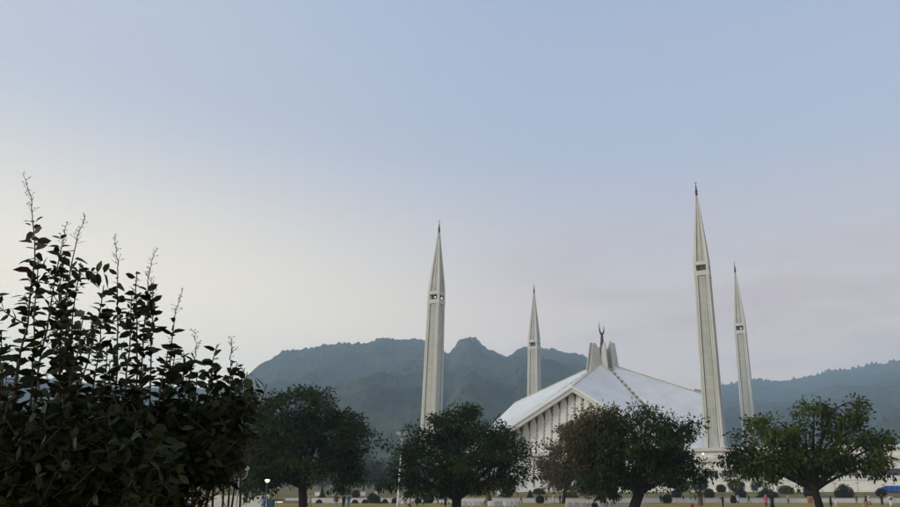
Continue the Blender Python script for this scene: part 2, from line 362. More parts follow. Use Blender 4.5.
# gable walls of fins: front, right, left
RC = 3.0
def gable_z(x): return g_ + (h_ - g_) * RC / s_ - g_ * abs(x) / s_ - 1.15
NF = 24; pitch = 2 * (s_ - RC - 1.0) / NF
fin_cache = {}
for k in (0, 1, 3):
    Rm = Matrix.Rotation(k * math.pi / 2, 4, 'Z')
    # recessed dark wall
    b = MB(); hwid = s_ - RC - .2
    poly = [(-hwid, 0, 0), (hwid, 0, 0), (hwid, 0, max(.3, gable_z(hwid) + .4)), (0, 0, gable_z(0) + .4), (-hwid, 0, max(.3, gable_z(hwid) + .4))]
    b.prism([Rm @ Vector((x, -(s_ - RC) + .9 + y, z)) for x, y, z in poly], Rm @ Vector((0, .4, 0)))
    b.build('recessed_wall', M['darkglass'], hall)
    sb = MB()
    for i in range(NF):
        xc = -(s_ - RC - 1.0) + (i + .5) * pitch
        zt = gable_z(xc) - .15
        if zt < 2.2: continue
        hw = pitch * .5 - .21; zs = max(.5, zt - 3.4); f = RC
        y0 = -(s_ - f)
        b = MB(); rings = []
        for z, q in [(0, 1), (zs, 1), (zs + (zt - zs) * .35, .84), (zs + (zt - zs) * .7, .48), (zt, .05)]:
            rings.append([Rm @ Vector(p) for p in [(xc - hw * q, y0 + .55, z), (xc - hw * q, y0 + .1, z), (xc - hw * q * .70, y0 - .16 * q, z), (xc + hw * q * .70, y0 - .16 * q, z), (xc + hw * q, y0 + .1, z), (xc + hw * q, y0 + .55, z)]])
        b.loft(rings); b.build('fin', M['fin'], hall)
        # little spacers across the slit to the right of this fin
        sb = MB(); xs = xc + pitch / 2; z = 1.2; ztop = min(zs, gable_z(xs) - 3); rr = []
        while z < ztop:
            a_ = [Rm @ Vector(p) for p in [(xs - .16, y0 + .2, z), (xs + .16, y0 + .2, z), (xs + .16, y0 + .5, z), (xs - .16, y0 + .5, z)]]
            rr.append(a_); rr.append([p + Vector((0, 0, .55)) for p in a_]); q_ = [p + Vector((0, 0, .56)) for p in a_]; m_ = sum(q_, Vector()) / 4; rr.append([m_ + (p - m_) * .12 for p in q_]); rr.append([m_ + (p - m_) * .12 + Vector((0, 0, .68)) for p in q_]); z += 1.25
        if rr: sb.loft(rr); sb.build('slit_spacers', M['fin'], hall)
    # ledge at the foot of the fins
    b = MB(); a_ = [Rm @ Vector(p) for p in [(-s_ + 1.4, -s_ + .9, 0), (s_ - 1.4, -s_ + .9, 0), (s_ - 1.4, -s_ + 3.4, 0), (-s_ + 1.4, -s_ + 3.4, 0)]]
    b.loft([[p + Vector((0, 0, .02)) for p in a_], [p + Vector((0, 0, .9)) for p in a_]]); b.build('wall_footing', M['concrete'], hall)
# crown blades: a pair astride every valley girder
for k in range(4):
    d = rot4(k, (1, -1, 0)).normalized(); w = Vector((-d.y, d.x, 0))
    for sg in (-1, 1):
        off = w * sg * 1.35; th = w * .27
        hh = 45.6 if sg * (1 if k % 2 == 0 else -1) > 0 else 44.9
        poly = [(6.9, h_ - 4.6), (5.0, hh - .1), (3.9, hh + .1), (2.4, h_ + 5.0), (1.1, h_ - 1.0)]
        b = MB(); pts = [Vector((0, 0, z)) + d * r + off - th for r, z in poly]
        b.prism(pts, th * 2); b.build('crown_blade', M['min_pillar'], hall)
b = MB(); b.tube([(0, 0, h_ - 1), (0, 0, h_ + 3), (0, 0, h_ + 8), (0, 0, h_ + 11.2)], [.95, 1.0, .75, .45], 10)
for z, r in [(h_ + 4.0, 1.0), (h_ + 5.6, .85), (h_ + 7.4, .95), (h_ + 9.6, .62)]: b.ball((0, 0, z), (r, r, r * .6))
fin_ = b.build('finial', M['bronze'], hall, smooth=True)
b = MB(); cz = h_ + 14.2; ring = []
for i in range(25):
    t = math.radians(-200 + i * (220 / 24)); u = math.sin(math.pi * i / 24); r = 2.2
    ring.append((Vector((r * math.cos(t) * .27, r * math.cos(t) * .62, cz + r * math.sin(t) * 1.25)),   .07 + .38 * u ** 1.3))
ring = [(p if i > 5 else p + Vector((0, 0, (6 - i) * .22)), r) for i, (p, r) in enumerate(ring)]
b.tube([p for p, r in ring], [r for p, r in ring], 8)
o = b.build('crescent', M['bronze'], fin_, smooth=True)

# minarets
def minaret():
    t = thing('minaret', '', 'minaret', (0, 0, 0), YAW)
    lv = [(0, 3.35), (1.2, 3.12), (3.0, 2.98), (6, 2.90), (14, 2.80), (36, 2.64), (54.7, 2.42)]
    def hw(z): return float(np.interp(z, [q[0] for q in lv], [q[1] for q in lv]))
    b = MB(); zs = [0, 1.2, 3, 6, 14, 36, 54.7]
    b.loft([[(sx * (hw(z) - .45), sy * (hw(z) - .45), z) for sx, sy in ((-1, -1), (1, -1), (1, 1), (-1, 1))] for z in zs])
    b.build('shaft_core', M['groove'], t)
    for k in range(4):                         # tiled panel of each side, standing in a dark groove
        b = MB(); b.loft([[rot4(k, p) for p in [(-hw(z) * .475, -hw(z) + .28, z), (hw(z) * .475, -hw(z) + .28, z), (hw(z) * .475, -hw(z) + .6, z), (-hw(z) * .475, -hw(z) + .6, z)]] for z in [0.05, 1.2, 3, 6, 14, 36, 54.6]])
        b.build('tiled_panel', M['min_panel'], t)
        b = MB(); rings = []
        for z in zs:
            w_ = hw(z); pw = w_ * .46
            rings.append([rot4(k, p) for p in [(w_ - pw, -w_, z), (w_ - .12, -w_, z), (w_, -w_ + .12, z), (w_, -w_ + pw, z), (w_ - .7, -w_ + pw, z), (w_ - pw, -w_ + .7, z)]])
        b.loft(rings); b.build('corner_pillar', M['min_pillar'], t)
        for sx in (-1, 1):
            b = MB(); b.loft([[rot4(k, p) for p in [(sx * hw(z) * .74 - .07, -hw(z) - .012, z), (sx * hw(z) * .74 + .07, -hw(z) - .012, z), (sx * hw(z) * .74 + .07, -hw(z) + .05, z), (sx * hw(z) * .74 - .07, -hw(z) + .05, z)]] for z in [3.0, 6, 14, 36, 54.5]])
            b.build('flute_shade_strip', M['flute_shade'], t)  # raised strip, coloured dark to imitate the shade inside a flute
    # balcony: two bands with an opening between, corner posts
    b = MB(); b.box(-2.48, 2.48, -2.48, 2.48, 54.7, 56.3); b.box(-2.40, 2.40, -2.40, 2.40, 58.3, 59.5)
    for sx in (-1, 1):
        for sy in (-1, 1): b.box(sx * 2.42 - (.8 if sx > 0 else 0), sx * 2.42 + (0 if sx > 0 else .8), sy * 2.42 - (.8 if sy > 0 else 0), sy * 2.42 + (0 if sy > 0 else .8), 56.3, 58.3)
    ba = b.build('balcony', M['min_pillar'], t)
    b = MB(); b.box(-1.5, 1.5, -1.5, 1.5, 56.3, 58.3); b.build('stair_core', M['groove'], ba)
    for k in range(4): b = MB(); b.ball(rot4(k, (.5, -1.9, 57.2)), (.22, .22, .22), 10, 6); b.build('lamp', M['lamp_on'], ba, smooth=True)
    b = MB(); b.loft([[(sx * q, sy * q, z) for sx, sy in ((-1, -1), (1, -1), (1, 1), (-1, 1))] for z, q in [(59.5, 2.05), (66, 1.60), (84, .12)]])
    sp = b.build('spire', M['spire_panel'], t)
    for k in range(4):
        b = MB(); rings = []
        for z, q in [(59.5, 2.40), (62, 2.24), (66, 1.92), (84.2, .24)]:
            pw = q * .42
            rings.append([rot4(k, p) for p in [(q - pw, -q, z), (q, -q, z), (q, -q + pw, z), (q - pw, -q + pw, z)]])
        b.loft(rings); b.build('spire_rib', M['min_pillar'], sp)
    for k in range(4):
        b = MB(); rings = []
        for z, q in [(59.5, 2.22), (66, 1.76), (81, .40)]: rings.append([rot4(k, p) for p in [(-.16, -q, z), (.16, -q, z), (.16, -q + .3, z), (-.16, -q + .3, z)]])
        b.loft(rings); b.build('spire_fillet', M['min_pillar'], sp)
    b = MB(); b.tube([(0, 0, 83.6), (0, 0, 85.2), (0, 0, 86.6), (0, 0, 88.2)], [.42, .34, .16, .07], 8)
    for z, r in [(85.2, .5), (86.5, .34)]: b.ball((0, 0, z), r, 10, 6)
    fi = b.build('finial', M['bronze'], t, smooth=True)
    b = MB(); b.tube([(.32 * math.cos(a), 0, 88.5 + .32 * math.sin(a)) for a in [R(-220 + 26 * i) for i in range(11)]], [.05 + .05 * math.sin(math.pi * i / 10) for i in range(11)], 6); b.build('crescent', M['bronze'], fi)
    return t
mn = minaret(); mn.location = mosque_pt(-S_, -S_); mn['label'] = 'tall white minaret left of the prayer hall, in front of the mountains'; mn['group'] = 'four minarets around the mosque'
for (x, y, lab) in [(S_, -S_, 'tallest looking white minaret at right, in front of the grey roof'), (S_, S_, 'slimmer far minaret rising behind the right hand tree'), (-S_, S_, 'small far minaret rising behind the white roof slope')]:
    dm = dup(mn, mosque_pt(x, y), label=lab)
    if not (x > 0 and y > 0):
        for o in [o for c in dm.children for o in c.children if o.name.startswith('lamp')]: bpy.data.objects.remove(o)

# podium under the mosque: front wall, storeys under the right half
pod = thing('mosque_podium', 'white terrace building under the mosque with a strip of dark windows', 'podium', MOS, YAW)
b = MB(); b.box(-56, 150, -36.5, 150, -13.5, -.35); b.build('terrace', M['marble'], pod)
b = MB()
for x in np.arange(-34, 40, 6.2): b.box(x - .12, x + .12, -36.75, -36.52, -13, -1.0)
b.build('wall_joint', M['groove'], pod)
b = MB(); b.box(-58, 40, -38.2, -36.52, -.35, .0); b.box(40, 175, -57.6, -36.52, -1.0, -.05); b.build('terrace_slab', M['concrete'], pod)
b = MB(); b.box(-40, 39, -39.6, -36.52, -13, -10.9); b.build('plinth_ledge', M['white_paint'], pod)
b = MB(); b.box(40, 175, -56.2, -36.6, -3.1, -1.0); b.build('parapet_wall', M['whitewash'], pod)
b = MB(); b.box(39.5, 175, -57.9, -36.7, -4.1, -3.1); b.build('floor_slab', M['concrete'], pod)
b = MB(); b.box(40, 175, -56.7, -36.6, -6.5, -4.1); b.build('upper_wall', M['whitewash'], pod)
b = MB(); b.box(41, 175, -54.0, -36.6, -9.2, -6.5); b.build('window_recess', M['darkglass'], pod)
b = MB()
for x in np.arange(40, 175, 5.4): b.box(x, x + 1.1, -56.6, -54.05, -9.2, -6.5)
b.build('column', M['concrete'], pod)
b = MB()
for x in np.arange(41.2, 175, 1.35): b.box(x, x + .14, -54.3, -54.02, -8.3, -6.52)
b.build('mullion', M['metal_grey'], pod)
b = MB(); 
for x in np.arange(41.2, 174, 5.4): b.box(x + .3, x + 1.9, -56.3, -55.9, -9.2, -8.25); b.box(x + 2.4, x + 4.9, -56.3, -55.9, -9.2, -8.35)
b.build('balustrade', M['concrete'], pod)
b = MB(); b.box(39, 176, -58.6, -36.7, -13.6, -9.35); b.build('retaining_wall', M['whitewash'], pod)
b = MB(); b.box(38.8, 176, -58.85, -36.75, -9.35, -9.05); b.build('wall_coping', M['white_paint'], pod)
b = MB(); b.box(S_ - 5, S_ + 5, -S_ - 5, -S_ + 5, -.06, .08); b.build('minaret_base', M['concrete'], pod)
b = MB(); b.prism([(36.4, -59.5, -13.5), (41.6, -59.5, -13.5), (41.6, -59.5, -12.3), (39.2, -59.5, -10.0), (37.4, -59.5, -9.0), (36.4, -59.5, -9.0)], (0, -1.0, 0)); b.build('stair_cheek', M['white_paint'], pod)
# flood lamps standing on the terrace edges
for i, (px, py) in enumerate([(703, 454), (727.5, 454.5), (731, 454.3), (760, 459), (787, 448), (791.5, 448), (814.5, 447.5), (837, 446)]):
    Y = 226 - (px - 700) * .03; p = at(px, py, Y)
    lp = thing('flood_lamp', ['lit round flood lamp on the terrace beside the front minaret base', 'left one of the close pair of lit lamps right of the front minaret', 'right one of the close pair of lit lamps right of the front minaret', 'single lit flood lamp seen through the left half of the right tree', 'left one of the paired lit lamps in the middle of the right tree', 'right one of the paired lit lamps in the middle of the right tree', 'single lit flood lamp seen just left of the right tree trunk', 'rightmost lit flood lamp seen through the crown of the right tree'][i], 'lamp', (p.x, p.y, p.z - .5), 0, 'flood lamps on the terrace')
    b = MB(); b.ball((0, 0, .5), (.34, .30, .34), 12, 8); b.build('lamp_glass', M['lamp_on'], lp, smooth=True)
    b = MB(); b.tube([(0, 0, -1.5), (0, .1, .1)], .09, 8); b.box(-.3, .3, .15, .4, .2, .8); b.build('lamp_stand', M['metal_dark'], lp)

# ------------------------------------------------------------------ trees
def leaf_quads(cent, nrm_out, n_per, L_, spread, droop, rng, wfrac=.42):
    """whorls of rhombic leaves around the given points -> vertex and face arrays"""
    K = len(cent); n = K * n_per
    c = np.repeat(cent, n_per, 0); o = np.repeat(nrm_out, n_per, 0)
    d = rng.normal(size=(n, 3)); d += o * .7; d[:, 2] -= droop; d /= np.linalg.norm(d, axis=1)[:, None]
    p = c + d * (rng.random((n, 1)) ** .7 * spread)
    ln = L_ * rng.uniform(.65, 1.25, (n, 1))
    r = rng.normal(size=(n, 3)); sd = np.cross(d, r); sd /= np.linalg.norm(sd, axis=1)[:, None] + 1e-9
    up = np.cross(sd, d)
    v = np.stack([p, p + d * ln * .45 + sd * ln * wfrac * .5 + up * ln * .07, p + d * ln - np.array([0, 0, 1]) * ln * .12, p + d * ln * .45 - sd * ln * wfrac * .5 + up * ln * .07], 1).reshape(-1, 3)
    return v
def quads_mesh(name, v, m, parent=None, **kw):
    me = bpy.data.meshes.new(name); n = len(v) // 4
    me.vertices.add(len(v)); me.vertices.foreach_set('co', v.astype(np.float32).ravel())
    me.loops.add(4 * n); me.loops.foreach_set('vertex_index', np.arange(4 * n, dtype=np.int32))
    me.polygons.add(n); me.polygons.foreach_set('loop_start', np.arange(0, 4 * n, 4, dtype=np.int32)); me.polygons.foreach_set('loop_total', np.full(n, 4, np.int32))
    me.materials.append(m); me.update(calc_edges=True); me.validate()
    o = bpy.data.objects.new(name, me); COL.objects.link(o)
    if parent: o.parent = parent
    for k, q in kw.items(): o[k] = q
    return o
def bez(a, b, c, n):
    return [a * (1 - t) ** 2 + b * 2 * t * (1 - t) + c * t * t for t in [i / (n - 1) for i in range(n)]]
def tree(name, label, Y, base_px, fork, lobes, trunk_r, whorls, n_per, leaf, m, seed, group=None, bark='bark', spread=.5, droop=.35, base_y=None, gap=.0, nlimb=9, depthf=.85, second=None, clump=.44):
    rng = np.random.default_rng(seed); rnd = random.Random(seed)
    bx = xat(base_px, Y); zb = bank_z(bx, Y) if Y > WALL_Y else 0
    if base_y: zb = base_y
    t = thing(name, label, 'tree', (bx, Y, zb), 0, group); off = Vector((bx, Y, zb)); k = mpp(Y)
    ell = []
    for (px, py, rx, ry) in lobes:
        c = at(px, py, Y) - off; ell.append((np.array(c), np.array([rx * k, (rx * .6 + ry * .5) * k * depthf, ry * k * 1.04])))
    width = max(e[1][0] for e in ell)
    for i, (c, r) in enumerate(ell): c[1] += rnd.uniform(-.45, .45) * width
    vol = np.array([r.prod() ** .75 for c, r in ell]); cnt = rng.multinomial(whorls, vol / vol.sum())
    cs = []; os_ = []
    per = 11
    for (c, r), n in zip(ell, cnt):
        for _ in range(max(2, int(n / per))):
            d = rng.normal(size=3); d /= np.linalg.norm(d); q = rng.random() ** (1 / 3.0)
            lump = 1 + .42 * noise.noise(Vector(d * 2.6) + Vector((seed, i, 0)))
            p = c + d * r * q * lump; sz = rng.uniform(.6, 1.35) * clump
            if gap and q > .45 and rng.random() < gap * .8: continue
            m_ = int(per * rng.uniform(.6, 1.5))
            for _ in range(m_):
                cs.append(p + rng.normal(size=3) * np.array([sz, sz, sz * .55])); os_.append(d)
    cs = np.array(cs); os_ = np.array(os_)
    v = leaf_quads(cs, os_, n_per, leaf, spread, droop, rng)
    quads_mesh('crown', v, m, t)
    if second:
        c2 = []; o2 = []
        for (px, py, rx, ry) in second[0]:
            c = np.array(at(px, py, Y) - off) + np.array([0, rnd.uniform(-.6, .3), 0])
            for _ in range(second[1] // len(second[0])):
                d = rng.normal(size=3); d /= np.linalg.norm(d); c2.append(c + d * np.array([rx * k, rx * k * .8, ry * k]) * rng.random() ** .45); o2.append(d)
        quads_mesh('turning_foliage', leaf_quads(np.array(c2), np.array(o2), n_per, leaf, spread, droop, rng), second[2], t)
    # trunk and limbs
    b = MB(); fk = at(fork[0], fork[1], Y) - off
    mid = Vector((fk.x * .35, 0, fk.z * .5))
    tp = bez(Vector((0, 0, -.3)), mid, fk, 7)
    b.tube(tp, [trunk_r * 1.45, trunk_r * 1.1, trunk_r, trunk_r * .97, trunk_r * .95, trunk_r * .95, trunk_r * .9], 12)
    b.build('trunk', M[bark], t, smooth=True)
    tg = [Vector(c) for c, r in ell] + [Vector(c) + Vector((rnd.uniform(-.5, .5) * r[0], rnd.uniform(-.5, .5) * r[1], rnd.uniform(.1, .7) * r[2])) for c, r in ell]
    rnd.shuffle(tg)
    b = MB(); mids = []
    for g in tg[:nlimb + len(ell)]:
        st = tp[-1] if rnd.random() < .7 else tp[-2]
        ctl = st + Vector(((g.x - st.x) * .45, (g.y - st.y) * .45, (g.z - st.z) * rnd.uniform(.55, .95))) + Vector((rnd.uniform(-.3, .3), rnd.uniform(-.3, .3), 0))
        path = bez(st - Vector((0, 0, .1)), ctl, g, 7); r0 = trunk_r * rnd.uniform(.36, .62)
        b.tube(path, [r0 * (1 - .82 * i / 6) for i in range(7)], 7); mids += path[3:]
    b.build('limb', M[bark], t, smooth=True)
    b = MB()
    mm = np.array([list(p) for p in mids])
    for i in rng.choice(len(cs), min(len(cs), 260), replace=False):
        j = np.argmin(((mm - cs[i]) ** 2).sum(1)); a_ = Vector(mm[j]); e = Vector(cs[i])
        b.tube(bez(a_, (a_ + e) / 2 + Vector((0, 0, rnd.uniform(0, .3))), e, 4), [trunk_r * .10, trunk_r * .07, trunk_r * .05, trunk_r * .03], 5)
    b.build('twigs', M[bark], t)
    return t
T1 = [(300, 420, 46, 30), (275, 440, 38, 36), (335, 428, 28, 30), (347, 452, 20, 22), (300, 455, 55, 24), (256, 458, 24, 32), (352, 440, 16, 16), (318, 410, 26, 18), (242, 462, 16, 22), (340, 468, 24, 16), (278, 408, 22, 15), (262, 474, 24, 11), (305, 474, 34, 9), (240, 435, 18, 24), (228, 468, 16, 14)]
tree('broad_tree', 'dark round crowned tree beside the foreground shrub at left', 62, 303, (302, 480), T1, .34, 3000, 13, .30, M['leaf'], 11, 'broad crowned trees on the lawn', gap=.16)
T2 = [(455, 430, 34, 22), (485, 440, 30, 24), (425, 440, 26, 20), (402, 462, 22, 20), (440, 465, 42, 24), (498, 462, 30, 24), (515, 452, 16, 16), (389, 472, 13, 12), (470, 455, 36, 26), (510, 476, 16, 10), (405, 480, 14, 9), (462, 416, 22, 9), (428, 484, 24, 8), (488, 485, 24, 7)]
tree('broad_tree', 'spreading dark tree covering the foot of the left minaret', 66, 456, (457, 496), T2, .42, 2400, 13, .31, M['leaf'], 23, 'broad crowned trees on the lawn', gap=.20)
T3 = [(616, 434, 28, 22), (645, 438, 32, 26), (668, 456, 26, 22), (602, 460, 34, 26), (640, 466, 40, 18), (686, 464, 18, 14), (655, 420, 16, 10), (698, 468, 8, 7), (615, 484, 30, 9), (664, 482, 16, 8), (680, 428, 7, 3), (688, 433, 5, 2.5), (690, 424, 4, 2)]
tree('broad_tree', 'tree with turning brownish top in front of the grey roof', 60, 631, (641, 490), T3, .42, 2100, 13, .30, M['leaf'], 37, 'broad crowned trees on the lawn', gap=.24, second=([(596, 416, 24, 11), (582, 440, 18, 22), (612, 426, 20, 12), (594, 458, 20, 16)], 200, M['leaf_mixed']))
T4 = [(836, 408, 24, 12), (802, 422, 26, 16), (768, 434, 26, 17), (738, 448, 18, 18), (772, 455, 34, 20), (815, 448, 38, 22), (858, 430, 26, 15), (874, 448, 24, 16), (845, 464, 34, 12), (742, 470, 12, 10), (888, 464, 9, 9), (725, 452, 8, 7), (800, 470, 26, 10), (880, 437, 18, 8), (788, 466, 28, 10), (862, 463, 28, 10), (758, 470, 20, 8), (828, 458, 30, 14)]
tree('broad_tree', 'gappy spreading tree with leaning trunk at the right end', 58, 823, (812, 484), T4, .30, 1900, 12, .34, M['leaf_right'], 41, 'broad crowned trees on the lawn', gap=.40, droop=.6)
T5 = [(572, 452, 26, 24), (592, 432, 24, 18), (560, 468, 18, 16), (584, 472, 26, 14), (605, 420, 18, 12), (552, 462, 10, 12), (575, 434, 16, 14), (598, 455, 26, 25), (564, 480, 22, 10), (586, 482, 18, 9), (553, 474, 12, 10)]
tree('brown_tree', 'smaller rust brown tree on a thin trunk before the fins', 150, 563, (566, 488), T5, .34, 1900, 14, .62, M['leaf_brown'], 53, spread=1.0, droop=.2, clump=.8)
T6 = [(487, 482, 16, 7), (498, 486, 12, 6), (476, 484, 10, 6)]
tree('small_tree', 'small brownish tree with tan trunk beside the second broad tree', 118, 487, (488, 492), T6, .30, 240, 12, .5, M['leaf_brown'], 61, bark='bark_pale', spread=.6)
T7 = [(757, 485.5, 9, 3.2), (752, 486.5, 5, 2.4), (763, 486, 5, 2.4)]
tree('small_tree', 'little flat topped tree against the retaining wall', 205, 757, (757, 489), T7, .12, 110, 12, .42, M['topiary'], 67, spread=.5)

# trees between the lawn and the hills: one built, the others copies
def far_tree(seed, m):
    rng = np.random.default_rng(seed); t = thing('far_tree', 'green tree standing at the foot of the mountains left of the mosque', 'tree', (0, 0, 0), 0, 'trees at the foot of the mountains')
    cs = []; os_ = []
    for c, r in [((0, 0, 6.5), (3.6, 3.6, 3.0)), ((1.8, .5, 5), (3, 3, 2.4)), ((-2, -.4, 4.8), (2.8, 3, 2.4)), ((.4, -1.4, 4), (3.4, 2.6, 2.2)), ((-.5, .5, 8.8), (2, 2, 1.6))]:
        for _ in range(60):
            d = rng.normal(size=3); d /= np.linalg.norm(d); cs.append(np.array(c) + d * np.array(r) * rng.random() ** .4); os_.append(d)
    quads_mesh('crown', leaf_quads(np.array(cs), np.array(os_), 9, .75, .9, .2, rng), m, t)
    b = MB(); b.tube([(0, 0, -1), (.1, 0, 2), (-.1, 0, 4), (0, 0, 7)], [.42, .34, .28, .1], 8)
    for a in range(5): b.tube([(0, 0, 3), (1.2 * math.cos(a * 1.3), 1.2 * math.sin(a * 1.3), 4.6), (2.3 * math.cos(a * 1.3), 2.3 * math.sin(a * 1.3), 6)], [.18, .12, .05], 6)
    b.build('trunk', M['bark'], t, smooth=True); return t
fa = far_tree(3, M['leaf_far']); fb = far_tree(9, M['leaf_olive'])
rnd = random.Random(5); first = {0: True, 1: True}
for i in range(40):
    px = 150 + i * 9.6 + rnd.uniform(-4, 4); Y = rnd.choice([260, 300, 340, 400, 450, 500]) + rnd.uniform(-15, 15)
    if px > 490: Y += 120
    k = 1 if rnd.random() < .4 else 0; src = (fa, fb)[k]
    x = xat(px, Y, 3); sc = rnd.uniform(.8, 1.5); loc = (x, Y, bank_z(x, Y) - .1); rz = rnd.uniform(0, 6.28)
    if first[k]: src.location = loc; src.rotation_euler = (0, 0, rz); src.scale = (sc, sc, sc * rnd.uniform(.8, 1.2)); first[k] = False
    else: dup(src, loc, rz, (sc, sc, sc * rnd.uniform(.8, 1.2)))
fb_label = 'olive tinted tree standing at the foot of the mountains left of the mosque'
for o in SC.objects:
    if o.name.startswith('far_tree') and o.children and any(c.data.materials[0] == M['leaf_olive'] for c in o.children if c.name.startswith('crown')): o['label'] = fb_label; o['group'] = 'olive trees at the foot of the mountains'
# the wood further back reads as one mass
rng = np.random.default_rng(77); n = 1500
a_ = rng.uniform(-48, 45, n); r_ = rng.uniform(560, 1000, n)
cx_ = r_ * np.sin(np.radians(a_)); cy_ = r_ * np.cos(np.radians(a_)); hh = rng.uniform(4, 9, n)
cs = np.repeat(np.stack([cx_, cy_, np.full(n, 3.0) + (r_ - 560) * .035 + hh * .5], 1), 9, 0) + rng.normal(size=(n * 9, 3)) * np.array([3.0, 3.0, 2.2])
quads_mesh('far_wood', leaf_quads(cs, np.zeros_like(cs), 6, 1.5, 1.6, .1, rng, .6), M['leaf_far'], kind='stuff', label='dark wood covering the plain below the mountains')

# ------------------------------------------------------------------ clipped bushes
def bush(kind, px, py, r, Y, label, m='topiary', ry=None, seed=0, name='clipped_bush'):
    rng = np.random.default_rng(seed + int(px)); ry = ry or r; k = mpp(Y)
    p = at(px, py, Y); zb = bank_z(p.x, Y) if Y > WALL_Y + .3 else 0.0
    t = thing(name, label, 'bush', (p.x, Y, zb), 0, 'clipped bushes around the lawn' if name == 'clipped_bush' else 'loose bushes by the podium')
    cz = p.z - zb; R_ = r * k; RY = ry * k; n = 420; cs = []; os_ = []
    for _ in range(n):
        d = rng.normal(size=3); d /= np.linalg.norm(d); q = .62 + .38 * rng.random()
        if kind == 'ball': pt = np.array([0, 0, cz]) + d * np.array([R_, R_, RY]) * q
        elif kind == 'cone':
            h = rng.random() ** 1.4; a = rng.uniform(0, 6.28); pt = np.array([math.cos(a) * R_ * (1 - h * .85) * q, math.sin(a) * R_ * (1 - h * .85) * q, cz - RY + 2 * RY * h]); d = np.array([math.cos(a), math.sin(a), .3])
        elif kind == 'umbrella':
            d[2] = abs(d[2]); pt = np.array([0, 0, cz - RY * .6]) + d * np.array([R_, R_, RY * 1.6]) * q
        else: pt = np.array([0, 0, cz]) + d * np.array([R_, R_, RY]) * q * (1 + .35 * noise.noise(Vector(d * 2.6) + Vector((px, 0, 0))))
        pt[2] = max(pt[2], .06); cs.append(pt); os_.append(d)
    lf = max(.16, min(.34, R_ * .22))
    quads_mesh('foliage', leaf_quads(np.array(cs), np.array(os_), 7, lf, lf * .8, -.1 if kind != 'loose' else .2, rng, .6), M[m], t)
    b = MB(); sw = max(.05, R_ * .1); b.tube([(0, 0, -.1), (.02, 0, cz * .5), (0, 0, max(.2, cz + (RY * .3 if kind != 'umbrella' else -RY * .2)))], [sw * 1.3, sw, sw * .7], 8); b.build('stem', M['bark'], t)
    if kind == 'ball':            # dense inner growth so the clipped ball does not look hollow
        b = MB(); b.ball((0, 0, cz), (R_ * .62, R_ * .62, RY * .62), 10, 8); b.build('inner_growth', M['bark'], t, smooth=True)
    return t
BANK, FRONT = 172, 152
for a in [
    ('cone', 322, 496, 3.6, BANK, 'dark pointed bush right of the first tree trunk on the bank', 'topiary', 6), ('ball', 319, 503, 2.6, FRONT, 'small dark clipped ball in front of the wall, right of the first trunk'),
    ('loose', 344, 492, 6.0, 185, 'olive rounded bush on a stem behind the standing people', 'leaf_olive', 5), ('ball', 356, 494.2, 3.8, BANK, 'clipped ball on the bank next to a parked white car'),
    ('ball', 355, 503.2, 2.7, FRONT, 'tiny clipped ball at the wall foot right of the blue shirted person'), ('ball', 365, 502.8, 2.4, FRONT, 'smallest clipped ball between two larger ones at the wall'),
    ('ball', 373, 499.4, 5.2, 156, 'large clipped ball leftmost of the overlapping pair by the wall'), ('cone', 378, 502.5, 4.2, 150, 'dark upright clipped bush overlapping the large ball by the wall', 'topiary', 5), ('ball', 385, 502.3, 2.3, FRONT, 'small clipped ball just left of the pale lamp post'),
    ('ball', 395, 501.6, 3.0, FRONT, 'clipped ball touching the pale lamp post'), ('ball', 406.5, 494.5, 3.2, BANK, 'clipped ball on the bank above the seated person in white'), ('ball', 418, 501.6, 2.8, FRONT, 'lone clipped ball at the wall left of the second tree trunk'),
    ('loose', 428, 499, 5, FRONT, 'untrimmed dark bush at the wall under the second tree', 'topiary', 5), ('cone', 488.5, 499.5, 4.2, FRONT, 'cone bush behind the tan trunk of the small tree', 'topiary', 5), ('ball', 506.5, 494.2, 4.4, BANK, 'round clipped ball on the bank left of the hall corner'),
    ('cone', 530, 494.8, 2.8, BANK, 'narrow cone bush on the bank before the fins', 'topiary', 3.4), ('umbrella', 539, 491.8, 5.6, BANK, 'brownish umbrella shaped bush on the bank', 'leaf_brown', 2.4), ('ball', 540, 499.8, 4.0, FRONT, 'squat clipped bush at the wall under the umbrella bush', 'topiary', 3.6),
    ('loose', 571, 496.5, 6.4, 170, 'yellow green low bush beside the brown tree trunk', 'leaf_olive', 3.4), ('cone', 601, 495.5, 5.2, 158, 'tall dark cone bush behind the white chairs', 'topiary', 8.5), ('cone', 613.5, 491.5, 4.5, 176, 'dark bush on the bank left of the leaning trunk', 'topiary', 6),
    ('ball', 667, 499.6, 4.6, FRONT, 'clipped ball at the wall beside the dark standing person'), ('ball', 676.5, 494.6, 4.6, BANK, 'clipped ball on the bank left of the spiky cycad'), ('ball', 709, 494.2, 4.8, BANK, 'clipped ball on the bank right of the spiky cycad'),
    ('ball', 733.5, 500, 2.6, FRONT, 'little clipped bush beside the person in pale blue', 'topiary', 3.8), ('ball', 741, 494, 5.0, BANK, 'clipped ball on the bank above the pale blue person'), ('ball', 809, 492.3, 5.2, BANK, 'clipped ball left of the right tree trunk'),
    ('ball', 844.5, 494.5, 8.6, 165, 'largest clipped bush, a big egg shape right of the leaning trunk', 'topiary', 9.0), ('ball', 881, 492.5, 4.8, BANK, 'dark clipped ball under the blue sheeting', 'topiary', 3.4), ('ball', 670, 482, 5, 200, 'dark clipped ball against the terrace behind the third tree'),
]: bush(*a[:6], *(a[6:] if len(a) > 6 else ()))
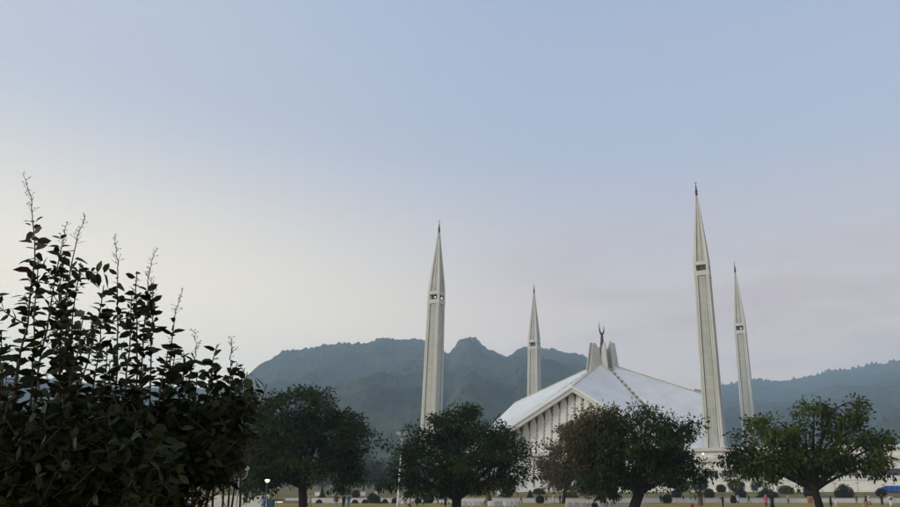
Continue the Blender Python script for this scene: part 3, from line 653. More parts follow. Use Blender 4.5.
for a in [('loose', 682, 484.5, 8.5, 205, 'dense dark bush left of the white stair cheek', 'topiary', 6), ('loose', 699.5, 484, 8.5, 206, 'large round loose bush right of the white stair cheek', 'topiary', 7), ('loose', 721, 488.5, 4.4, 208, 'small thin bush against the white retaining wall', 'topiary', 3.6),
          ('loose', 736, 486, 8, 204, 'twin stemmed bush against the retaining wall under the right tree', 'topiary', 6.5), ('loose', 768, 495.5, 9, 172, 'wide loose bush behind the pink and black dressed pair', 'topiary', 5.5), ('loose', 786, 491, 7, 190, 'leafy bush under the left boughs of the right tree', 'leaf_olive', 4.5)]:
    bush(*a, name='loose_bush')
# cycad
p = at(700, 497, 118); cy = thing('cycad', 'spiky cycad with a thick brown stem in front of the wall', 'plant', (p.x, 118, 0))
b = MB(); b.tube([(0, 0, -.1), (0, 0, .5), (0, 0, 1.25)], [.36, .42, .34], 12); b.build('stem', mat('cycad_bark', (.10, .075, .05), .9, .4, 3, .8, 12), cy)
rnd = random.Random(2); vv = []
for i in range(46):
    a = i * 2.399; up = rnd.uniform(-.1, 1.3); d = Vector((math.cos(a) * math.cos(up), math.sin(a) * math.cos(up), math.sin(up))); ln = rnd.uniform(1.1, 1.5)
    path = bez(Vector((0, 0, 1.2)), Vector((0, 0, 1.25)) + d * ln * .6, Vector((0, 0, 1.25)) + d * ln - Vector((0, 0, .55)), 12)
    for j in range(1, 12):
        q = path[j]; tg = (path[j] - path[j - 1]).normalized(); sdv = tg.cross(Vector((0, 0, 1))).normalized(); lw_ = .26 * math.sin(math.pi * (j + 1) / 13.5) + .05
        for sg in (-1, 1):
            e = q + sdv * sg * lw_ + tg * .10; vv += [q, q + tg * .03 + (e - q) * .5, e, q - tg * .03 + (e - q) * .5]
quads_mesh('fronds', np.array([list(q) for q in vv]), M['leaf_olive'], cy)

# ------------------------------------------------------------------ foreground crape myrtle shrubs
def shrub(label, base, tips, seed, Y0, fill, leaf):
    rng = np.random.default_rng(seed); rnd = random.Random(seed); off = Vector(base)
    t = thing('flowering_shrub', label, 'shrub', base, 0, 'tall shrubs in the foreground'); sb = MB(); pb_ = MB(); lv = []; rust = []
    def add_leaf(p, d, ln, out=None):
        wp = p + off; zc = wp.y * cp_ + (wp.z - EYE) * sp_; qx = CX + F * wp.x / zc; qy = CY - F * ((wp.z - EYE) * cp_ - wp.y * sp_) / zc
        if qy > 400 and qx > 262 - (qy - 400) * .44 + rnd.uniform(-6, 6): return
        if qy > 487 and (qx > 204 or (qx > 178 and rnd.random() < .82)): return      # the thin open side of the shrub near the ground
        d = d.normalized(); r = Vector((rnd.gauss(0, 1), rnd.gauss(0, 1), rnd.gauss(0, 1) + 1.2)); sdv = d.cross(r)
        if sdv.length < 1e-3: return
        sdv.normalize(); up = sdv.cross(d); w = ln * rnd.uniform(.19, .29); sag = Vector((0, 0, -ln * rnd.uniform(.02, .3)))
        pts = [p, p + d * ln * .28 + sdv * w * .85 + up * ln * .06, p + d * ln * .62 + sdv * w * .9 + up * ln * .05 + sag * .4, p + d * ln + sag, p + d * ln * .62 - sdv * w * .9 + up * ln * .05 + sag * .4, p + d * ln * .28 - sdv * w * .85 + up * ln * .06, p + d * ln * .28 , p + d * ln * .62 + sag * .4]
        (out if out is not None else (rust if rnd.random() < .02 else lv)).append(pts)
    for (px, py, Y, tall) in tips:
        tip = at(px, py, Y) - off; b0 = Vector((rnd.uniform(-.25, .25) + tip.x * .35, rnd.uniform(-.2, .2), 0))
        ctl = Vector((tip.x * .8 + rnd.uniform(-.1, .1), tip.y * .7, tip.z * .5)); n = 26
        path = bez(b0, ctl, tip, n); ln = (tip - b0).length
        f1, f2, p1, p2 = rnd.uniform(.15, .4), rnd.uniform(.15, .4), rnd.uniform(0, 6), rnd.uniform(0, 6); wob = [Vector((.035 * math.sin(f1 * i + p1) + rnd.uniform(-.007, .007), .03 * math.sin(f2 * i + p2), 0)) for i in range(n)]; path = [q + w for q, w in zip(path, wob)]
        sb.tube(path, [.014 * (1 - .78 * i / (n - 1)) for i in range(n)], 6)
        i0 = 5; start_bare = n - 1; ang = rnd.uniform(0, 6.28)
        for i in range(i0, start_bare):
            seg = path[min(i + 1, n - 1)] - path[i]; ds = seg.normalized(); den = 2 if i < n * .55 else 4 + (i % 2)
            for q in range(den):
                bp = path[i] + seg * (q / den) ; ang += 1.57 + rnd.uniform(-.35, .35)
                top = i / n; L2 = leaf * (1.12 - .10 * top) * rnd.uniform(.75, 1.2)
                a1 = Vector((1, 0, 0)) if abs(ds.x) < .8 else Vector((0, 1, 0)); a1 = (a1 - ds * a1.dot(ds)).normalized(); a2 = ds.cross(a1)
                for o2 in (0, math.pi):
                    if rnd.random() < (.2 if i < n * .6 else .28): continue
                    d = a1 * math.cos(ang + o2) + a2 * math.sin(ang + o2) + ds * rnd.uniform(.0, 1.0); add_leaf(bp + Vector((rnd.uniform(-1, 1), rnd.uniform(-1, 1), rnd.uniform(-1, 1))) * .012, d, L2 * rnd.choice((.55, .85, 1, 1.15)))
            # side shoots
            if rnd.random() < (.40 if i < n * .46 else .04):
                a1 = Vector((rnd.uniform(-1, 1), rnd.uniform(-1, 1), rnd.uniform(.5, 1.2))).normalized(); sl = rnd.uniform(.14, .38) * (1.25 - .6 * i / n)
                e = path[i] + a1 * sl; sp = bez(path[i], path[i] + a1 * sl * .5 - Vector((0, 0, .02)), e, 7); sb.tube(sp, [.005, .0045, .004, .0035, .003, .0025, .002], 5)
                for j in range(1, 7):
                    dd = (sp[j] - sp[j - 1]).normalized(); x_ = dd.cross(Vector((rnd.gauss(0, 1), rnd.gauss(0, 1), rnd.gauss(0, 1)))).normalized()
                    for sg in (-1, 1): add_leaf(sp[j], x_ * sg + dd * rnd.uniform(.2, 1), leaf * rnd.uniform(.55, 1.05))
        if tall:                       # spent flower panicle, side twigs with seed heads
            top = path[-3:]; hgt = (path[-1] - path[-3]).length + .08
            ds = (path[-1] - path[-4]).normalized(); base_ = path[-1]; L3 = rnd.uniform(.09, .14) * tall
            pb_ = MB(); bend = Vector((rnd.uniform(-.09, .05), 0, 0)); pp = [base_ + ds * (L3 + .06) * i / 8 + Vector((rnd.uniform(-1, 1), rnd.uniform(-1, 1), 0)) * .006 + bend * (i / 8) ** 2 for i in range(9)]; pb_.tube(pp, [.0030 - .00022 * i for i in range(9)], 5)
            for i in range(1, 9):
                for q in range(3):
                    d = Vector((rnd.uniform(-1, 1), rnd.uniform(-1, 1), rnd.uniform(.3, 1.0))).normalized(); l2 = rnd.uniform(.018, .05) * (1.15 - i * .08)
                    e = pp[i] + d * l2; pb_.tube([pp[i], e], [.0013, .0009], 4)
                    if rnd.random() < .6: pb_.ball(e, .0034, 6, 4)
            pb_.build('flower_spike', M['stem'], t, fix=False)
    # inner leafy twigs filling the body of the shrub
    for (px, py, rx, ry, dY, n) in fill:
        for _ in range(n):
            while True:
                a, b_ = rnd.uniform(-1, 1), rnd.uniform(-1, 1)
                if a * a + b_ * b_ < 1: break
            Y = Y0 + rnd.uniform(-dY, dY); p = at(px + a * rx, py + b_ * ry, Y) - off
            if p.z < .25: continue
            dr = Vector((rnd.uniform(-1, 1), rnd.uniform(-1, 1), rnd.uniform(0, 1.3))).normalized(); sl = rnd.uniform(.10, .26); sp = [p + dr * sl * i / 5 for i in range(6)]
            sb.tube(sp[::2] , [.004, .003, .002], 4)
            for j in range(6):
                x_ = dr.cross(Vector((rnd.gauss(0, 1), rnd.gauss(0, 1), rnd.gauss(0, 1)))).normalized()
                for sg in (-1, 1): add_leaf(sp[j], x_ * sg + dr * rnd.uniform(.1, .9), leaf * rnd.uniform(.6, 1.15))
    sb.build('stems', M['stem'], t, smooth=True, fix=False)
    for nm, data, m in (('leaves', lv, M['shrub']), ('rusty_leaves', rust, M['shrub_rust'])):
        b = MB()
        for pts in data: b.add(pts, [(0, 1, 6), (1, 2, 7, 6), (2, 3, 7), (0, 6, 5), (6, 7, 4, 5), (7, 3, 4)])
        if b.v: b.build(nm, m, t, smooth=True, fix=False)
    return t
tipsA = [(27, 216, 3.9, 1.5), (57, 252, 4.2, 1.1), (76, 246, 4.0, 1.2), (3, 292, 3.7, 0), (66, 262, 4.3, 0), (95, 284, 4.0, 0), (46, 262, 4.1, 0), (84, 262, 4.5, 0), (-4, 330, 4.4, 0), *[(-20 + 13 * q, 352 + (q * 37 % 50), 3.9 + (q * 29 % 60) / 75, 0) for q in range(11)], (-25, 250, 4.0, 1), (-45, 300, 4.2, 0), (102, 322, 4.4, 0), (15, 355, 4.5, 0), (76, 310, 3.8, 0)]
fillA = [(30, 482, 80, 48, .55, 270), (90, 484, 70, 46, .5, 225), (60, 490, 110, 50, .5, 300), (20, 425, 50, 12, .4, 12), (84, 420, 40, 14, .4, 14), (68, 315, 20, 50, .25, 12), (60, 560, 120, 70, .5, 180)]
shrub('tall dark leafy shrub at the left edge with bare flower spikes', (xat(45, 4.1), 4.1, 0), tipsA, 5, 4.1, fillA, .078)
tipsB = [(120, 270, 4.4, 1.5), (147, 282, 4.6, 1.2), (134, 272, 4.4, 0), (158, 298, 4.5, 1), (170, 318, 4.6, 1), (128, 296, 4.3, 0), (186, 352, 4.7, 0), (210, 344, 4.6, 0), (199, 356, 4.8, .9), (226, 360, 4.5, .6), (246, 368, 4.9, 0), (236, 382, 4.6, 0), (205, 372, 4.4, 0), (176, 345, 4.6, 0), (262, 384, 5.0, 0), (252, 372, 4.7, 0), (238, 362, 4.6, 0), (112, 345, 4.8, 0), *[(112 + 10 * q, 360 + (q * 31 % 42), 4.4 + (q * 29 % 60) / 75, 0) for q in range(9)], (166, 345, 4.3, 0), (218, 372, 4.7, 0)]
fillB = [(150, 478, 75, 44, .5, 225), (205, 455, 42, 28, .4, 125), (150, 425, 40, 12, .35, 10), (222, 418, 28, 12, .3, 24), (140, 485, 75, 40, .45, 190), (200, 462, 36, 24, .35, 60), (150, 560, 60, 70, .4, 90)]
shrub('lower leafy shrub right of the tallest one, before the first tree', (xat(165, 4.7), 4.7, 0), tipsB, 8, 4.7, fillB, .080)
#@@PART2
# ------------------------------------------------------------------ lamps, fence, bins, benches, chairs
def gz(x, Y): return bank_z(x, Y) if Y > WALL_Y + .3 else 0.0
def gthing(name, label, cat, px, Y, rz=0, group=None):
    x = xat(px, Y, 1.0); return thing(name, label, cat, (x, Y, gz(x, Y)), rz, group)
lp = gthing('lamp_post', 'grey double armed lamp post with two white globes behind the foreground shrub', 'lamp post', 236.5, 57); lp.scale = (.72, .72, .72)
b = MB(); b.tube([(0, 0, 0), (0, 0, .4), (0, 0, .45), (0, 0, 3.85)], [.13, .13, .085, .06], 10); b.build('post', M['metal_grey'], lp, smooth=True)
for sg, dz in ((-1, .95), (1, 1.0)):
    b = MB(); b.tube(bez(Vector((0, 0, 3.75)), Vector((sg * .85, 0, 3.6)), Vector((sg * .72, 0, 3.75 + dz * .75)), 8), .035, 8); ar = b.build('arm', M['metal_grey'], lp, smooth=True)
    b = MB(); b.ball((sg * .72, 0, 3.75 + dz), (.21, .21, .23), 14, 10); b.build('globe', M['globe'], ar, smooth=True)
lp = gthing('lamp_post', 'dark garden lamp post with a lit white head under the first tree', 'lamp post', 265, 56); lp.scale = (.85, .85, .85)
b = MB(); b.tube([(0, 0, 0), (0, 0, 2.85)], [.07, .05], 8); b.build('post', M['metal_dark'], lp, smooth=True)
b = MB(); b.loft([[(r * math.cos(t), r * .8 * math.sin(t), z) for t in [k * math.pi / 6 for k in range(12)]] for z, r in [(2.85, .06), (2.93, .15), (3.05, .22), (3.1, .19), (3.13, .04)]]); b.build('lamp_head', M['lamp_on'], lp, smooth=True)
lp = gthing('lamp_post', 'distant small lit lamp between the first lit lamp and the trunk', 'lamp post', 277, 140)
b = MB(); b.tube([(0, 0, 0), (0, 0, 2.7)], [.06, .04], 8); b.build('post', M['metal_dark'], lp); b = MB(); b.ball((0, 0, 2.85), .16, 10, 8); b.build('globe', M['lamp_on'], lp, smooth=True)
lp = gthing('floodlight_mast', 'tall pale mast with two floodlights rising beside the second tree', 'lamp post', 398, 80)
b = MB(); b.tube([(0, 0, 0), (0, 0, 1.2), (0, 0, 1.25), (0.06, 0, 7.2)], [.13, .13, .10, .06], 10); b.build('post', M['white_paint'], lp, smooth=True)
for sg in (-1, 1):
    b = MB(); b.tube([(.06, 0, 7.0), (.06 + sg * .22, 0, 7.35), (.06 + sg * .30, -.05, 7.62)], .035, 8); ar = b.build('bracket', M['metal_grey'], lp)
    b = MB(); c = Vector((.06 + sg * .34, -.1, 7.72)); b.loft([[c + Vector((x * q, y_, z * q + sg * x * .25)) for x, z in ((-.25, -.15), (.25, -.15), (.25, .17), (-.25, .17))] for q, y_ in ((.6, .2), (1, 0), (1, -.12))]); b.build('floodlight', M['metal_grey'], ar)
    b = MB(); b.prism([c + Vector((x * .86, -.122, z * .84 + sg * x * .25 * .86)) for x, z in ((-.25, -.15), (.25, -.15), (.25, .17), (-.25, .17))], (0, -.01, 0)); b.build('lens', M['globe'], ar)
lp = gthing('lamp_post', 'slim blue grey post right of the leaning trunk of the third tree', 'lamp post', 645, 80)
b = MB(); b.tube([(0, 0, 0), (0, 0, .5), (0, 0, .52), (0, 0, 4.6)], [.11, .11, .075, .06], 10); b.build('post', M['metal_grey'], lp, smooth=True); b = MB(); b.ball((0, 0, 4.8), .22, 12, 8); b.build('globe', M['globe'], lp, smooth=True)
for px, py, lab in [(859, 483, 'small lamp post against the white retaining wall right of the egg shaped bush'), (885, 484.5, 'left of two thin lamp posts above the blue sheeting'), (895.5, 483.5, 'right of two thin lamp posts above the blue sheeting'), (836.5, 483.5, 'small lamp post just above the egg shaped bush')]:
    lp = gthing('garden_lamp', lab, 'lamp post', px, 199, 0, 'small lamps along the retaining wall'); hgt = zat(py, 199) - lp.location.z
    b = MB(); b.tube([(0, 0, 0), (0, 0, hgt)], [.06, .045], 8); b.build('post', M['metal_dark'], lp)
    b = MB(); b.tube([(-.38, 0, hgt - .05), (0, 0, hgt), (.38, 0, hgt - .05)], [.09, .06, .09], 8); b.build('lamp_head', M['metal_dark'], lp)
# white fence
Yf = 94; xa, xb = xat(204, Yf, 1), xat(268.5, Yf, 1); fe = thing('board_fence', 'white board fence with scalloped top behind the double lamp post', 'fence', (xa, Yf, 0)); Ln = xb - xa
n = int(Ln / .20); poly = [(0, .12)]; rnd = random.Random(8)
tops = [(i * Ln / n, rnd.uniform(-.05, .05) + .06 * math.sin(i * .9)) for i in range(n)]
b = MB(); w = Ln / n
for i, (x, dz) in enumerate(tops):
    pr = [(x, 0, .12), (x + w * .94, 0, .12), (x + w * .94, 0, 1.45 + dz), (x + w * .7, 0, 1.54 + dz), (x + w * .25, 0, 1.54 + dz), (x, 0, 1.45 + dz)]
    b.prism(pr, (0, .03 + .012 * (i % 2), 0))
b.build('board_panel', M['whitewash'], fe)
for z in (.45, 1.2):
    b = MB(); b.box(0, Ln, .045, .10, z, z + .1); b.build('rail', M['white_paint'], fe)
for i in range(4):
    b = MB(); x = .05 + i * (Ln - .1) / 3; b.box(x - .05, x + .05, .10, .20, 0, 1.5); b.build('post', M['white_paint'], fe)
# bins
def bin_(label, px, Y, w, h, m, lid):
    t = gthing('litter_bin', label, 'bin', px, Y); b = MB()
    b.loft([[(sx * w * q, sy * w * q, z) for sx, sy in ((-1, -1), (-.85, -1.05), (.85, -1.05), (1, -1), (1, 1), (-1, 1))] for z, q in [(0.02, .42), (h * .92, .5)]]); b.build('body', m, t)
    b = MB(); b.loft([[(sx * w * q, sy * w * q, z) for sx, sy in ((-1, -1), (1, -1), (1, 1), (-1, 1))] for z, q in [(h * .925, .53), (h * .97, .53), (h, .40)]]); b.build('lid', lid, t)
bin_('large blue bin beside the person in light blue', 271, 86, .74, 1.12, M['bluebin'], M['bluebin'])
bin_('tan bin standing on the lawn before the walkers at right', 864.5, 84, .42, .92, M['tan'], M['tan'])
bin_('orange bin with pale lid on the path left of the right trunk', 810, 156, .95, 1.25, mat('orange_paint', (.30, .12, .035), .7, .15, 2.0), mat('cream_lid', (.48, .42, .30), .6))
# stone benches on the bank
for px, py, wpx, lab in [(318, 494, 6.6, 'leftmost low white block bench on the bank beside the pointed bush'), (335.8, 494, 8, 'white block bench on the bank above the light blue trousers'), (362, 494, 8, 'white block bench right of the clipped ball on the bank'), (375.5, 493.6, 6, 'white block bench above the large clipped ball pair'), (480.5, 494, 9, 'white block bench left of the tan trunk'), (499.5, 494, 6, 'white block bench right of the small brownish tree')]:
    Y = 181; t = gthing('block_bench', lab, 'bench', px, Y, rnd.uniform(-.3, .3), 'white benches on the bank'); k = mpp(Y); w = wpx * k; z1 = zat(py - 2, Y) - t.location.z
    b = MB(); b.loft([[(-w / 2, -.35, z1 - .16), (w / 2 - .12, -.35, z1 - .16), (w / 2 - .12, .4, z1 - .16), (-w / 2, .4, z1 - .16)], [(-w / 2 + .12, -.35, z1), (w / 2, -.35, z1), (w / 2, .4, z1), (-w / 2 + .12, .4, z1)]]); b.build('seat', M['plastic'], t)
    b = MB(); b.box(-w / 2 + .06, w / 2 - .2, -.28, .3, -.2, z1 - .165); b.build('base', M['plastic'], t)
# blue sheeting
t = gthing('blue_screen', 'bright blue sheeting stretched on posts at the right edge', 'screen', 893, 196); k = mpp(196); b = MB(); n = 18
for rowz in (0,):
    vs = []; zt = zat(486, 196) - t.location.z
    for i in range(n + 1):
        x = (-11 + 26 * i / n) * k; w_ = .12 * math.sin(i * 1.7)
        for j in range(5):
            hh = zt * min(1, .72 + i * .09); vs.append((x, w_ + .05 * math.sin(j * 2 + i), .05 + hh * j / 4))
    b.add(vs, [(i * 5 + j, (i + 1) * 5 + j, (i + 1) * 5 + j + 1, i * 5 + j + 1) for i in range(n) for j in range(4)])
sh = b.build('sheeting', M['blue'], t, smooth=True); sm = sh.modifiers.new('thickness', 'SOLIDIFY'); sm.thickness = .03
for i in range(5):
    b = MB(); x = (-10.5 + 6.2 * i) * k; b.tube([(x, .32, 0), (x, .32, zt * (.78 if i == 0 else 1.0))], .06, 8); b.build('post', M['metal_grey'], t)
# white plastic chairs
def chair():
    t = thing('plastic_chair', '', 'chair', (0, 0, 0)); w = .26
    b = MB(); b.loft([[(-w, -.24, z), (w, -.24, z), (w * .94, .24, z), (-w * .94, .24, z)] for z in (.42, .45)]); b.build('seat', M['plastic'], t)
    b = MB(); rows = []
    for z, y, q in [(.46, -.25, .92), (.62, -.28, 1), (.80, -.325, 1), (.89, -.35, .86), (.92, -.355, .6)]:
        rows.append([(-w * q, y, z), (0, y - .035, z), (w * q, y, z), (w * q, y + .025, z), (0, y - .01, z), (-w * q, y + .025, z)])
    b.loft(rows); b.build('backrest', M['plastic'], t)
    for sx in (-1, 1):
        for y0, y1 in ((-.22, -.27), (.2, .24)):
            b = MB(); b.tube([(sx * w * .9, y0, .42), (sx * w * 1.04, y1, 0)], [.028, .02], 6); b.build('leg', M['plastic'], t)
        b = MB(); b.tube([(sx * w, -.29, .66), (sx * w * 1.1, -.1, .67), (sx * w * 1.1, .16, .65), (sx * w, .21, .44)], .022, 6); b.build('armrest', M['plastic'], t)
    return t
c0 = chair(); fst = True; rnd = random.Random(12)
rows_ = [([463.8, 469.2, 474.5, 479.7], 88, 'white plastic chair in the row right of the second tree trunk', 'chairs right of the second trunk'),
         ([492.5, 497, 502, 507, 511.5, 515.5], 90, 'white plastic chair in the row under the small brownish tree', 'chairs under the small tree'), ([490.5, 495, 499.5, 505, 510], 86, 'white plastic chair in the row under the small brownish tree', 'chairs under the small tree'),
         ([568, 573.2, 578.5, 583.8, 588, 593, 597.5], 90, 'white plastic chair in the back row left of the leaning trunk', 'back row chairs by the leaning trunk'),
         ([570, 577, 584.5, 603.8, 611.2, 618.6, 626, 637, 644], 72, 'white plastic chair in the front row around the leaning trunk', 'front row chairs by the leaning trunk')]
for pxs, Y, lab, grp in rows_:
    for px in pxs:
        loc = (xat(px, Y, .5), Y + rnd.uniform(-.12, .12), 0); rz = rnd.uniform(-.15, .15) + (rnd.choice([0, .5, -.4]) if 'small' in lab else 0)
        if fst: c0.location = loc; c0.rotation_euler.z = rz; c0['label'] = lab; c0['group'] = grp; fst = False
        else: dup(c0, loc, rz, label=lab, group=grp)

# ------------------------------------------------------------------ people
def skinned(name, nodes, edges, m, parent, extra=None):
    keys = list(nodes); me = bpy.data.meshes.new(name); me.from_pydata([nodes[k][0] for k in keys], [(keys.index(a), keys.index(c)) for a, c in edges], [])
    o = bpy.data.objects.new('rig', me); COL.objects.link(o); o.modifiers.new('s', 'SKIN'); ss = o.modifiers.new('d', 'SUBSURF'); ss.levels = 1; ss.render_levels = 1
    for i, k in enumerate(keys):
        d = me.skin_vertices[0].data[i]; r = nodes[k][1]; d.radius = r if hasattr(r, '__len__') else (r, r); d.use_root = (i == 0)
    bpy.context.view_layer.update()
    ev = o.evaluated_get(bpy.context.evaluated_depsgraph_get()); out = bpy.data.meshes.new_from_object(ev); bpy.data.objects.remove(o)
    if extra:
        bmm = bmesh.new(); bmm.from_mesh(out)
        for mb in extra:
            vs = [bmm.verts.new(v) for v in mb.v]
            for f in mb.f:
                try: bmm.faces.new([vs[i] for i in f])
                except ValueError: pass
        bmm.to_mesh(out); bmm.free()
    out.name = name; out.materials.clear(); out.materials.append(m); out.polygons.foreach_set('use_smooth', [True] * len(out.polygons))
    o2 = bpy.data.objects.new(name, out); COL.objects.link(o2); o2.parent = parent; return o2
def person(label, px, Y, rz, pose='stand', top=(.5, .5, .5), legs=(.1, .1, .1), hem=.62, hair=(.012, .01, .009), scarf=None, vest=None, hgt=1.70, group='people on the lawn', cap=None, gown=False):
    x = xat(px, Y, 1.0); k = hgt / 1.76; t = thing('person', label, 'person', (x, Y, gz(x, Y)), R(rz)); t['group'] = group
    sit = pose == 'sit'; dz = -.50 if sit else 0
    J = dict(pelvis=(0, 0, .93), spine=(0, -.01, 1.13), chest=(0, .0, 1.34), neck=(0, .01, 1.50), jaw=(0, .035, 1.575), skull=(0, .02, 1.66), crown=(0, .01, 1.725))
    for s, sx in (('l', -1), ('r', 1)):
        J['sh' + s] = (sx * .185, 0, 1.43); J['el' + s] = (sx * .25, -.03, 1.14); J['wr' + s] = (sx * .26, .07, .90); J['pa' + s] = (sx * .26, .10, .825)
        J['hip' + s] = (sx * .09, 0, .90); J['kn' + s] = (sx * .105, .02, .49); J['an' + s] = (sx * .105, -.03, .085); J['to' + s] = (sx * .12, .13, .035)
        if pose == 'walk':
            f = sx; J['kn' + s] = (sx * .10, .14 * f + .06, .51); J['an' + s] = (sx * .10, .26 * f - .04, .10 if f > 0 else .15); J['to' + s] = (sx * .11, .26 * f + .12, .05 if f > 0 else .06)
            J['el' + s] = (sx * .24, -.10 * f - .03, 1.16); J['wr' + s] = (sx * .24, -.12 * f + .12, .93); J['pa' + s] = (sx * .24, -.12 * f + .17, .86)
        if pose == 'out': J['el' + s] = (sx * .38, -.02, 1.22); J['wr' + s] = (sx * .52, .06, 1.04); J['pa' + s] = (sx * .56, .09, .98)
        if pose == 'front': J['el' + s] = (sx * .27, -.02, 1.14); J['wr' + s] = (sx * .10, .20, 1.08); J['pa' + s] = (sx * .04, .23, 1.06)
        if sit: J['kn' + s] = (sx * .14, .42, .98); J['an' + s] = (sx * .13, .40, .58); J['to' + s] = (sx * .14, .55, .54); J['el' + s] = (sx * .25, .05, 1.14); J['wr' + s] = (sx * .17, .28, 1.05); J['pa' + s] = (sx * .15, .36, 1.03)
    if pose == 'phone': J['elr'] = (.26, .10, 1.17); J['wrr'] = (.17, .36, 1.32); J['par'] = (.15, .42, 1.38)
    if pose == 'phone': J['ell'] = (-.26, .06, 1.15); J['wrl'] = (-.06, .34, 1.26); J['pal'] = (.0, .40, 1.30)
    if pose == 'lean':
        for n_ in J:
            if J[n_][2] > .95: J[n_] = (J[n_][0], J[n_][1] + (J[n_][2] - .9) * .35, J[n_][2] - .02)
    J = {n_: (p[0] * k, p[1] * k, (p[2] + dz) * k) for n_, p in J.items()}
    Vv = lambda n_: Vector(J[n_])
    rad = dict(pelvis=(.135, .11), spine=(.125, .10), chest=(.15, .11), neck=.055, jaw=(.062, .068), skull=(.075, .092), crown=(.055, .07))
    for s in 'lr': rad.update({'sh' + s: .062, 'el' + s: .044, 'wr' + s: .030, 'pa' + s: (.038, .024), 'hip' + s: .092, 'kn' + s: .060, 'an' + s: .042, 'to' + s: .034})
    E_ = [('pelvis', 'spine'), ('spine', 'chest'), ('chest', 'neck'), ('neck', 'jaw'), ('jaw', 'skull'), ('skull', 'crown')]
    for s in 'lr': E_ += [('chest', 'sh' + s), ('sh' + s, 'el' + s), ('el' + s, 'wr' + s), ('wr' + s, 'pa' + s), ('pelvis', 'hip' + s), ('hip' + s, 'kn' + s), ('kn' + s, 'an' + s), ('an' + s, 'to' + s)]
    ex = []; b = MB()                          # five fingers per hand, nose and ears
    for s, sx in (('l', -1), ('r', 1)):
        d = (Vv('pa' + s) - Vv('wr' + s)).normalized(); a = Vector((0, 1, 0)); a = (a - d * a.dot(d)); a = a.normalized() if a.length > .2 else Vector((1, 0, 0)); inn = d.cross(a) * sx
        for i, ln in enumerate((.066, .078, .074, .058)):
            o_ = Vv('pa' + s) + a * (.024 - .016 * i) * k; c_ = inn * .014 * k; b.tube([o_, o_ + d * ln * .5 * k + c_ * .5, o_ + d * ln * k + c_ * 1.8], [.0095 * k, .009 * k, .007 * k], 6)
        o_ = Vv('wr' + s).lerp(Vv('pa' + s), .6) + a * .024 * k; b.tube([o_, o_ + (d * .03 + a * .028) * k, o_ + (d * .062 + a * .034) * k], [.011 * k, .010 * k, .008 * k], 6)
    sk = Vv('skull'); b.tube([sk + Vector((0, .082, .012)) * k, sk + Vector((0, .108, -.022)) * k], [.010 * k, .016 * k], 6)
    for sx in (-1, 1): b.ball(sk + Vector((sx * .080, -.005, -.01)) * k, (.012 * k, .022 * k, .032 * k), 8, 6)
    ex.append(b); tot = {n_: (J[n_], tuple(q * k for q in r) if hasattr(r, '__len__') else r * k) for n_, r in rad.items()}
    body = skinned('body', tot, E_, M['skin'], t, ex)
    b = MB()
    for sx in (-1, 1): b.ball(sk + Vector((sx * .030, .084, .012)) * k, (.011 * k, .008 * k, .008 * k), 8, 6)
    b.build('eyes', M['hair'], body, smooth=True); b = MB(); b.ball(sk + Vector((0, .086, -.062)) * k, (.022 * k, .008 * k, .006 * k), 8, 6); b.build('mouth', cloth((.16, .06, .05)), body)
    b = MB(); rings = []
    for ph in range(7):
        a = math.pi * .56 * ph / 6; r = math.sin(a); zc = math.cos(a)
        rings.append([sk + Vector((.092 * r * math.cos(u), -.008 + .112 * r * math.sin(u) * (.84 if math.sin(u) > 0 and ph > 3 else 1),   .022 + .092 * zc)) * k for u in [q * math.pi / 8 for q in range(16)]])
    rings[0] = [p + Vector((0, 0, 0)) for p in rings[0]]
    if scarf:
        n2 = {'a': (sk + Vector((0, -.035, .03)) * k, (.112 * k, .108 * k)), 'b': (Vv('jaw') + Vector((0, -.05, -.02)) * k, (.105 * k, .098 * k)), 'c': (Vv('neck') + Vector((0, -.02, -.06)) * k, (.17 * k, .13 * k)), 'd': (Vv('chest') + Vector((0, -.02, 0)) * k, (.20 * k, .14 * k))}
        skinned('headscarf', n2, [('a', 'b'), ('b', 'c'), ('c', 'd')], cloth(scarf), t)
    else: b.loft(rings); b.build('hair' if not cap else 'cap', M['hair'] if not cap else cloth(cap), t, smooth=True)
    # shirt or tunic as one surface with its sleeves
    lo = Vv('pelvis').copy(); n3 = {'p': (tuple(lo), (.175 * k, .14 * k)), 's': (J['spine'], (.160 * k, .13 * k)), 'c': (J['chest'], (.180 * k, .135 * k)), 'n': (tuple(Vv('chest').lerp(Vv('neck'), .7)), (.085 * k, .08 * k))}
    e3 = [('p', 's'), ('s', 'c'), ('c', 'n')]
    skirt = []
    if not sit:                     # the loose lower part of the shirt or gown, down to its hem
        hz_ = .10 if gown else min(hem, .86); st_ = max(abs(J['knl'][1] - J['knr'][1]) * .5 / k, 0) ; b = MB(); rg = []
        for z_, rx, ry in [(1.10, .168, .138), (.98, .182, .152), (.90, .192, .160), ((.90 + hz_) / 2, .205 + (.03 if gown else 0), .175 + st_ * .5), (hz_, .222 + (.06 if gown else 0), .19 + st_ * .8), (hz_ + .01, .20 + (.06 if gown else 0), .17 + st_ * .8), (.88, .17, .14)]:
            cy_ = (J['pelvis'][1] / k) + (.02 if z_ < .9 else 0)
            rg.append([(rx * k * math.cos(u) * (1 + (.05 * math.sin(5 * u) if z_ < .9 else 0)), (cy_ + ry * math.sin(u)) * k, z_ * k) for u in [q * math.pi / 10 for q in range(20)]])
        b.loft(rg, caps=False); skirt = [b]
    for s in 'lr':
        n3['sh' + s] = (J['sh' + s], .078 * k); n3['el' + s] = (J['el' + s], .066 * k); n3['wr' + s] = (tuple(Vv('el' + s).lerp(Vv('wr' + s), .93)), .052 * k); e3 += [('c', 'sh' + s), ('sh' + s, 'el' + s), ('el' + s, 'wr' + s)]
